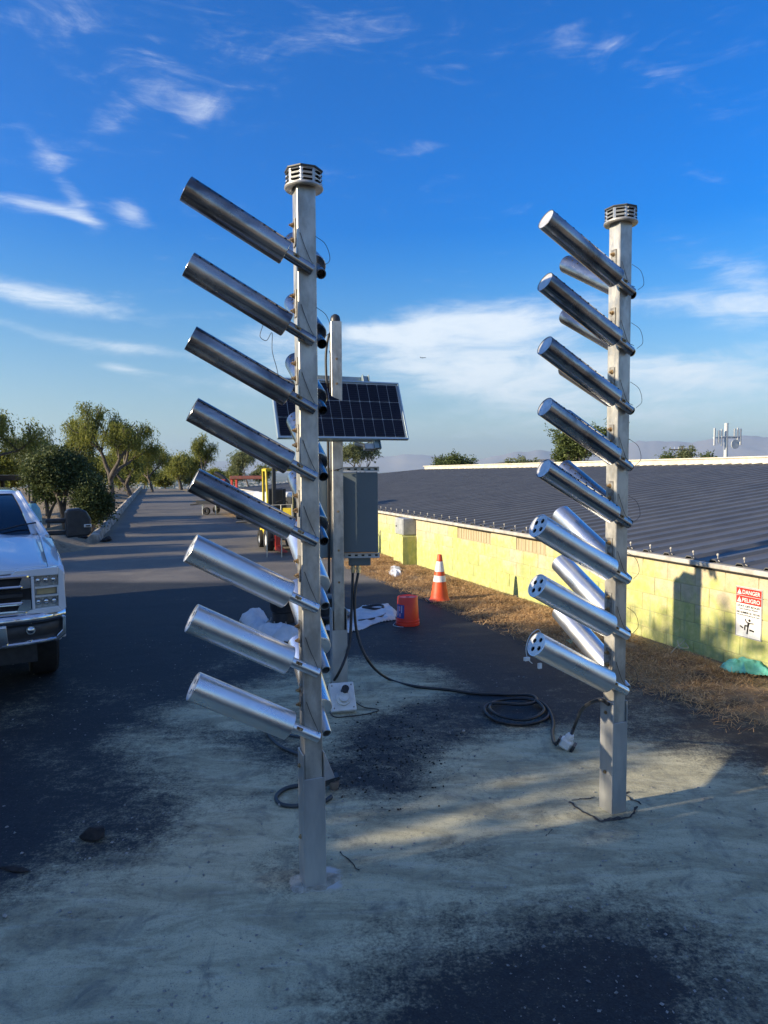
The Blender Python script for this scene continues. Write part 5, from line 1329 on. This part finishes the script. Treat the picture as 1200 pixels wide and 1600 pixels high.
# cab
def v3(x, y, z): return (x, y, z)
wsb, wst = [( -.83, 1.43, 1.335), (.83, 1.43, 1.335)], [(-.67, 2.28, 1.735), (.67, 2.28, 1.735)]
def ws_grid(x0, x1, v0, v1, off, mat, name):
    gx, gv = np.meshgrid(np.linspace(x0, x1, 16), np.linspace(v0, v1, 10))
    hwid = .86*(1-gv)+.70*gv; X_ = gx*hwid; Y_ = 1.42*(1-gv)+2.28*gv+.13*gx**2; Z_ = 1.33*(1-gv)+1.745*gv+.05*np.sin(gv*math.pi)
    o = grid_mesh(name, X_, Y_-off*.4, Z_+off*.9, mat, parent=tk); return o
ws_grid(-.92, .92, .02, .96, 0, GLASS, 'windscreen')
for sx in (-1, 1):
    ws_grid(min(sx*.92, sx*1.0), max(sx*.92, sx*1.0), 0, 1, .012, PAINT, 'windscreen_pillar')
ws_grid(-.97, .97, .93, 1.03, .012, PAINT, 'windscreen_header')
MB().box((0, 1.44, 1.33), (1.62, .10, .03)).build('wiper_cowl', BLACKP, tk)
for sx in (-.35, .35): MB().path([(sx, 1.44, 1.36), (sx+.35, 1.60, 1.43), (sx+.55, 1.66, 1.455)], .008, 5).build('wiper', BLACKP, tk)
def roofz(x, y): return 1.755+.035*np.clip((y-2.25)/.5, 0, 1)-.055*(np.abs(x)/.72)**3+.012*np.cos(x*9)*np.clip((y-2.3)/.3, 0, 1)
gx, gv = np.meshgrid(np.linspace(-.71, .71, 30), np.linspace(0, 1, 20)); gy = (2.28+.13*(gx/.7)**2)*(1-gv)+4.0*gv
o = grid_mesh('roof', gx, gy, roofz(gx, gy)+.005, PAINT, parent=tk); o.modifiers.new('t', 'SOLIDIFY').thickness = .03
for sx in (-1, 1):
    q = MB()
    q.add([(sx*.985, 1.5, 1.29), (sx*.985, 4.0, 1.29), (sx*.72, 3.95, 1.70), (sx*.72, 2.42, 1.71)], [(0, 1, 2, 3)])
    o = q.build('side_glass', GLASS, tk); o.modifiers.new('t', 'SOLIDIFY').thickness = .02
    MB().add([(sx*.985, 1.30, 1.26), (sx*.985, 1.95, 1.28), (sx*.80, 1.98, 1.555), (sx*.86, 1.42, 1.335), (sx*.70, 2.40, 1.74), (sx*.735, 2.52, 1.66)], [(0, 1, 2, 3), (3, 2, 5, 4)]).path([(sx*.93, 1.42, 1.315), (sx*.80, 1.9, 1.56), (sx*.715, 2.36, 1.74), (sx*.71, 4.0, 1.74)], .030, 8).path([(sx*.975, 2.75, 1.28), (sx*.72, 2.75, 1.72)], .035, 6).build('window_frame', PAINT, tk)
    MB().box((sx*.992, 2.3, .85), (.01, .22, .03)).build('door_handle', CHROME, tk)
    # tow mirror
    mr = MB(); prof = [(1.13, 1.27), (1.36, 1.285), (1.385, 1.33), (1.385, 1.46), (1.34, 1.55), (1.27, 1.585), (1.15, 1.575), (1.13, 1.54)]
    mr.prism([(sx*x, z) for x, z in prof], 1.62, 1.76, 'y')
    mo = mr.build('tow_mirror', BLACKP, tk, bevel=.022)
    MB().box((sx*1.05, 1.70, 1.455), (.22, .05, .045), bev=.012).box((sx*1.05, 1.70, 1.325), (.22, .05, .045), bev=.012).build('mirror_arm', BLACKP, mo)
    MB().box((sx*1.345, 1.615, 1.395), (.075, .02, .032), bev=.004).build('mirror_lamp', WHITEP, mo)
    MB().box((sx*1.345, 1.603, 1.395), (.045, .006, .014)).build('mirror_lamp_bulb', HOLE, mo)
MB().box((0, 3.98, 1.5), (1.4, .03, .4)).build('rear_glass', GLASS, tk)
MB().box((0, 5.72, .95), (1.9, .06, .6), bev=.01).box((0, 4.05, 1.15), (1.9, .05, .3)).build('tailgate', PAINT, tk)
for sx in (-1, 1):
    for yy in (1.12, 4.72):
        wh = empty('w', (0, 0, 0)); bpy.data.objects.remove(wh)
        ty = MB(); ty.v = []; prof = [(.26, -.11), (.365, -.125), (.388, -.10), (.392, -.05), (.392, .05), (.388, .10), (.365, .125), (.26, .11)]
        tm = MB().lathe(prof, 36); tm.v = [(v[2], v[0], v[1]) for v in tm.v]
        wo_ = tm.build('wheel', TYRE, tk, auto=30); wo_.location = (sx*.84, yy, .392)
        rm = MB().lathe([(.26, .11), (.245, .09), (.20, .03), (.06, .05), (.05, .08), (.001, .085)], 24); rm.v = [(sx*v[2], v[0], v[1]) for v in rm.v]
        rm.build('rim', SATIN, wo_, auto=30)

# ------------------------------------------------------------------ yellow forklift
YEL = pmat('yellow_paint', (.66, .50, .035), (.55, .41, .03), rough=.45, scale=6, bump=.05)
REDP = pmat('red_paint', (.50, .035, .022), (.38, .03, .02), rough=.5, scale=6)
FD = 17.4
f0 = at_depth(441, 862, FD); fk = empty('forklift', (f0[0], f0[1], 0), R(-70), 'yellow forklift with a black mast and red forks parked behind the left mast', 'forklift')
# local x = forwards (towards the right of the photo), y = sideways
MB().prism([(-.95, .25), (-.95, .78), (-.80, .90), (-.35, .90), (-.30, .55), (.05, .50), (.15, .28)], -.36, .36, 'y').build('chassis', YEL, fk, bevel=.03)
og = MB()
for sy in (-.38, .38):
    og.box((-.32, sy, 1.42), (.075, .05, 1.06)).path([(.10, sy, .5), (.20, sy, 1.2), (.06, sy, 1.94)], .028, 8)
og.box((-.15, 0, 1.95), (.52, .80, .05))
for k in range(5): og.box((-.36+.1*k, 0, 1.985), (.03, .76, .03))
og.build('overhead_guard', YEL, fk, bevel=.004)
MB().box((-.20, -.30, 1.86), (.12, .10, .10), bev=.01).build('work_lamp', BLACKP, fk)
ms = MB()
for sy in (-.26, .26): ms.box((.40, sy, 1.10), (.13, .075, 1.90)).box((.30, sy, 1.0), (.07, .05, 1.7))
ms.box((.36, 0, 2.0), (.08, .5, .07)).box((.36, 0, .7), (.06, .5, .06)).cyl((.36, 0, .3), (.36, 0, 1.5), .035, seg=10); ms.build('lift_mast', BLACKP, fk)
cg = MB().box((.50, 0, .62), (.04, .74, .05)).box((.50, 0, .30), (.04, .74, .05)).build('fork_carriage', BLACKP, fk)
for sy in (-.22, .22): MB().prism([(.50, .08), (.50, .75), (.56, .75), (.58, .16), (1.35, .10), (1.35, .08), (.55, .05)], sy-.06, sy+.06, 'y').build('fork', REDP, fk)
MB().box((-.55, 0, 1.0), (.42, .44, .12), bev=.03).box((-.74, 0, 1.26), (.10, .44, .44), bev=.04).build('seat', BLACKP, fk)
MB().path([(-.12, 0, .85), (.02, 0, 1.10)], .02, 8).path([(.02+.13*math.cos(a)*.4, .15*math.sin(a), 1.13+.13*math.cos(a)*.6) for a in [k*.5236 for k in range(13)]], .013, 6).build('steering_wheel', BLACKP, fk)
MB().box((-.93, 0, .62), (.12, .74, .60), bev=.04).build('counterweight', YEL, fk)
for xx, rr in ((.18, .27), (-.72, .22)):
    for sy in (-.36, .36):
        wv = MB().lathe([(rr*.55, -.085), (rr*.95, -.09), (rr, -.06), (rr, .06), (rr*.95, .09), (rr*.55, .085)], 24); wv.v = [(v[0], v[2], v[1]) for v in wv.v]
        w_ = wv.build('wheel', TYRE, fk, auto=30); w_.location = (xx, sy, rr)
        rv = MB().lathe([(rr*.56, .07), (rr*.5, .05), (.04, .06), (.001, .065)], 16); rv.v = [(v[0], (1 if sy > 0 else -1)*v[2], v[1]) for v in rv.v]; rv.build('rim', WHITEP if rr > .25 else SATIN, w_, auto=30)
# white utility machine behind it
f1 = at_depth(433, 800, 20.0); cp = empty('site_compressor', (f1[0], f1[1], 0), R(-18), 'white boxed site compressor with a black engine end behind the forklift mast', 'compressor')
MB().box((0, 0, .95), (1.15, .8, .75), bev=.08).build('housing', WHITEP, cp)
MB().box((.45, -.405, .95), (.42, .03, .5), bev=.01).build('louvre_panel', BLACKP, cp)
MB().box((0, 0, .5), (1.5, .7, .12)).path([(-.7, 0, .5), (-1.3, 0, .45)], .035, 6).build('trailer_frame', BLACKP, cp)
for sy in (-.45, .45):
    wv = MB().lathe([(.15, -.08), (.29, -.09), (.30, -.06), (.30, .06), (.29, .09), (.15, .08)], 20); wv.v = [(v[0], v[2], v[1]) for v in wv.v]; w_ = wv.build('wheel', TYRE, cp, auto=30); w_.location = (0, sy, .3)
# thin guard rail in front of it
f2 = at_depth(436, 820, 15.8); gr_ = empty('guard_rail', (f2[0], f2[1], 0), R(-4), 'thin pale tubular rail with a yellow panel standing in front of the black forklift mast', 'rail')
MB().path([(-.28, 0, .0), (-.28, 0, 1.17), (.30, 0, 1.19), (.30, 0, .0)], .014, 6).path([(.05, 0, 0), (.05, 0, 1.18)], .014, 6).build('rail_tube', pmat('pale_tube', (.5, .48, .40), rough=.5), gr_)
MB().box((.175, .01, .90), (.20, .012, .42), bev=.003).build('warning_panel', YEL, gr_)
# red trailer with a gantry
r0 = at_depth(352, 800, 31.0); rt_ = empty('equipment_trailer', (r0[0], r0[1], 0), R(-10), 'equipment trailer with a red upright and dark beam far along the road', 'trailer')
MB().box((.2, 0, .55), (3.0, 1.2, .12)).box((-.9, 0, .62), (.9, 1.1, .10)).path([(-1.3, 0, .5), (-1.9, 0, .45)], .05, 6).build('frame', BLACKP, rt_)
MB().path([(-1.05, -.4, .5), (-1.05, -.4, .0)], .03, 6).path([(-.30, -.5, .55), (-.30, -.5, .0)], .035, 6).build('jack_stand', SATIN, rt_)
MB().box((.55, -.4, 1.20), (.10, .10, 1.2)).box((.80, -.4, 1.20), (.10, .10, 1.2)).box((.68, -.4, 1.70), (.42, .14, .10)).build('red_upright', REDP, rt_, bevel=.01)
MB().box((1.35, -.4, 1.74), (1.75, .22, .17), bev=.03).build('lift_beam', pmat('dull_red_brown', (.16, .04, .03), (.10, .03, .025), rough=.7), rt_)
MB().path(spline([(-.45, -.2, 1.95), (-.1, -.2, 1.80), (.25, -.2, 1.50), (.38, -.2, 1.1), (.40, -.2, .6)], 5), .10, 10).build('curved_arm', BLACKR, rt_)
MB().box((-.02, -.2, 1.42), (.45, .3, .5), bev=.06).build('red_tank', pmat('dark_red_tank', (.22, .03, .03), (.16, .025, .025), rough=.5), rt_)
MB().box((1.5, -.2, .85), (1.2, .9, .5), bev=.05).build('engine_box', WHITEP, rt_)
for sx in (-.75, 1.0):
    for sy in (-.62, .62):
        wv = MB().lathe([(.07, -.09), (.17, -.1), (.18, -.06), (.18, .06), (.17, .1), (.07, .09)], 20); wv.v = [(v[0], v[2], v[1]) for v in wv.v]; w_ = wv.build('wheel', TYRE, rt_, auto=30); w_.location = (sx, sy, .18)
rt_.scale = (.85, .85, .92)
# pallet-like dark bits near the wall
f3 = at_depth(398, 775, 27.0); tb = empty('storage_bin', (f3[0], f3[1], 0), R(-20), 'low dark covered bin against the building beyond the forklift', 'bin')
MB().box((0, 0, .38), (1.3, .7, .62), bev=.05).build('bin_body', BLACKP, tb); MB().box((0, 0, .72), (1.36, .76, .08), bev=.02).build('bin_lid', BLACKR, tb)

# ------------------------------------------------------------------ shelter and teal post left of the shrub
s0_ = at_depth(10, 760, 27.0); sh_ = empty('shade_shelter', (s0_[0], s0_[1], 0), R(12), 'dark flat-roofed shelter just above the truck roof at the left edge', 'shelter')
MB().box((-.6, 0, 1.70), (4.2, 2.2, .20), bev=.01).build('roof', pmat('dark_brown', (.022, .018, .016), rough=.8), sh_)
for dx in (-2.4, -.4, 1.2):
    for dy in (-.9, .9): MB().box((dx, dy, .8), (.12, .12, 1.6)).build('post', MATS['dark_brown'], sh_)
t0_ = at_depth(50, 800, 17.5); tw = empty('portable_toilet_top', (t0_[0], t0_[1], 0), R(20), 'pale teal rounded plastic water tank between the truck pillar and the shrub', 'tank'); tw.name = 'water_tank'
MB().lathe([(.001, 0), (.20, 0), (.22, .05), (.22, .85), (.18, 1.05), (.10, 1.16), (.001, 1.18)], 24).build('tank_body', pmat('teal_plastic', (.16, .36, .42), (.13, .30, .36), rough=.45), tw, auto=40)
MB().lathe([(.06, 1.15), (.06, 1.20), (.001, 1.23)], 14).build('tank_cap', BLACKP, tw, auto=40)

# ------------------------------------------------------------------ far things
MASTM = pmat('antenna_grey', (.50, .52, .52), (.42, .44, .45), rough=.6)
a0_ = at_depth(1134, 708, 82); am = empty('antenna_mast', (a0_[0], a0_[1], -5), R(15), 'pale antenna mast with panel antennas and a round dish beyond the roof ridge', 'antenna mast')
zt = at_depth(1134, 661, 82)[2]+5; zc = at_depth(1134, 684, 82)[2]+5
MB().cyl((0, 0, 0), (0, 0, zt), .25, .21, seg=14).build('pole', MASTM, am, auto=30)
arm_ = MB().path([(-1.75, 0, zc), (1.95, 0, zc)], .07, 6).path([(-1.2, -.7, zc+.1), (1.2, -.7, zc+.1)], .06, 6)
arm_.build('cross_arm', MASTM, am)
for dx, dz, hh in ((-1.7, .1, 2.0), (-1.15, .1, 1.5), (-.75, .0, 1.9), (1.0, .55, 1.0), (1.45, .4, 1.5), (1.85, .1, 1.9)):
    MB().box((dx, -.15, zc+dz), (.20, .16, hh), bev=.03).build('panel_antenna', MASTM, am)
dd = MB().lathe([(.001, .0), (.3, .02), (.52, .10), (.55, .22), (.50, .22), (.001, .20)], 20); dd.v = [(v[0]+.85, -v[2]-.3, v[1]+zc-.75) for v in dd.v]; dd.build('dish', MASTM, am, auto=30)
u0 = at_depth(1066, 708, 100); up_ = empty('utility_pole', (u0[0], u0[1], -6), R(10), 'dark timber utility pole with two crossarms between two small trees beyond the ridge', 'utility pole')
zt = at_depth(1066, 697, 100)[2]+6
MB().cyl((0, 0, 0), (0, 0, zt), .17, .12, seg=10).build('pole', BARK, up_)
MB().box((0, 0, zt-.5), (3.8, .14, .16)).box((-2.1, .6, zt-1.5), (1.8, .14, .16)).build('crossarm', BARK, up_)
ins = MB()
for dx in (-1.8, -1.2, -.6, .6, 1.2, 1.8): ins.cyl((dx, 0, zt-.42), (dx, 0, zt-.1), .06, .04, seg=6)
ins.build('insulators', MASTM, up_)
# aeroplane
p = at_depth(661, 559, 900); ap = empty('aeroplane', p, R(80), 'tiny dark airliner high over the panel, the only aircraft in the sky', 'aeroplane')
PL = pmat('plane_grey', (.10, .12, .15), rough=.5)
b = MB().lathe([(.001, -3.8), (.25, -3.5), (.42, -2.8), (.42, 1.5), (.2, 3.4), (.001, 3.8)], 12); b.v = [(v[0], v[2], v[1]) for v in b.v]; b.build('fuselage', PL, ap, auto=60)
MB().prism([(0, -.9), (3.6, 1.1), (3.6, 1.6), (0, .9), (-3.6, 1.6), (-3.6, 1.1)], -.1, .05, 'z').build('wing', PL, ap)
MB().prism([(2.4, .3), (3.5, 1.6), (3.9, 1.6), (3.7, .3)], -.06, .06, 'x').build('tail_fin', PL, ap)

# mountains and hills as ranges with depth
HILL = pmat('hill_scrub', (.20, .15, .11), (.12, .11, .085), rough=1, scale=.004, detail=8, world=True)
MOUNT = pmat('far_mountain', (.30, .29, .28), (.38, .35, .32), rough=1, scale=.0006, detail=9, world=True)
def ridge(name, D, prof, depth, mat, seed, z_base, amp, nx=160, ny=26, label=None):
    xs_px = np.linspace(prof[0][0], prof[-1][0], nx); top = np.interp(xs_px, [p[0] for p in prof], [p[1] for p in prof])
    P = np.array([at_depth(x, y, D) for x, y in zip(xs_px, top)])
    v = np.linspace(0, 1, ny)[:, None]; sh = np.sin(np.pi*np.clip(v*.5/.45, 0, 1)/1.0)**.8
    k = np.where(v < .5, (v/.5)**.75, ((1-v)/.5)**.75)
    Xg = P[None, :, 0]*(1+(v-.5)*depth/D); Yg = P[None, :, 1]+(v-.5)*depth
    rn = fbm(Xg/(depth*.12)+seed, Yg/(depth*.12), 5, seed)
    rn1 = fbm(P[:, 0]/(depth*.05)+seed, P[:, 0]*0+1.5, 4, seed+5)[None, :]
    Zg = z_base+(P[None, :, 2]-z_base)*k*(1-.30*(1-k)*(rn*2-.6))+(rn1-.47)*amp*k
    return tag(grid_mesh(name, Xg, Yg, Zg, mat), label, kind='structure')
ridge('mountains', 11500, [(-900, 712), (-300, 716), (100, 722), (420, 720), (560, 716), (590, 713), (640, 709), (690, 712), (740, 718), (790, 709), (835, 702), (870, 706), (910, 700), (960, 694), (1020, 688), (1080, 690), (1135, 682), (1165, 679), (1200, 682), (1300, 684), (1500, 690), (2300, 700), (3400, 712)], 3600, MOUNT, 3, -75, 90, 420, 30)
ridge('hills', 2300, [(700, 731), (742, 728), (775, 722), (800, 719), (832, 716), (870, 714), (905, 715), (960, 722), (1010, 726), (1060, 720), (1100, 716), (1150, 713), (1200, 712), (1300, 711), (1450, 715), (1600, 724)], 1100, HILL, 8, -75, 9, 220, 26)
# distant houses of the plain, too many to count
r = np.random.default_rng(5); vs = []; fs = []
for i in range(2600):
    D = 350+3200*r.random()**1.1; px = r.uniform(150, 1300); x, y, z0 = at_depth(px, 728, D); zb = float(terrain_z(np.array(x), np.array(y)))
    if zb > -20: continue
    w, d_, h = r.uniform(5, 16), r.uniform(5, 12), r.uniform(3, 8); b = MB().box((x, y, zb+h/2), (w, d_, h)); n = len(vs); vs += b.v; fs += [tuple(k+n for k in f) for f in b.f]
tag(meshobj('town_buildings', vs, fs, pmat('town_wall', (.45, .42, .38), (.28, .25, .22), rough=.9, scale=.03, world=True)), 'faint pale buildings of a town on the plain far beyond the roof', 'town', kind='stuff')
VEG = leafmat('far_foliage', (.045, .06, .03), (.10, .11, .05), .1)
n = 9000; D = 250+3000*r.random(n)**1.3; Vs = []
for i in range(n):
    px = r.uniform(150, 1300); x, y, _ = at_depth(px, 728, D[i]); zb = float(terrain_z(np.array(x), np.array(y)))
    if zb > -20: continue
    s = r.uniform(4, 11)
    a = r.uniform(0, 3.14); c, s_ = math.cos(a)*s, math.sin(a)*s
    Vs.append([(x-c, y-s_, zb), (x-c*.2, y-s_*.2, zb+s*.8), (x+c, y+s_, zb), (x+s_*.4, y-c*.4, zb+s*.1)])
tag(quads_obj('plain_woods', np.array(Vs), VEG, tint=r.random(len(Vs))), 'faint belts of trees on the plain far beyond the roof', 'woods', kind='stuff')

# ------------------------------------------------------------------ haze
hz = MB().box((0, 2500, 265), (54000, 31000, 690))
hz_m = bpy.data.materials.new('air'); hz_m.use_nodes = True; hz_m.node_tree.nodes.clear(); t = NT(hz_m.node_tree)
pv = t.n('ShaderNodeVolumePrincipled'); pv.inputs['Color'].default_value = (.60, .82, 1, 1); pv.inputs['Density'].default_value = 0.00007; pv.inputs['Anisotropy'].default_value = .35
oo = t.n('ShaderNodeOutputMaterial'); hz_m.node_tree.links.new(pv.outputs[0], oo.inputs['Volume'])
tag(hz.build('haze', hz_m), kind='stuff')
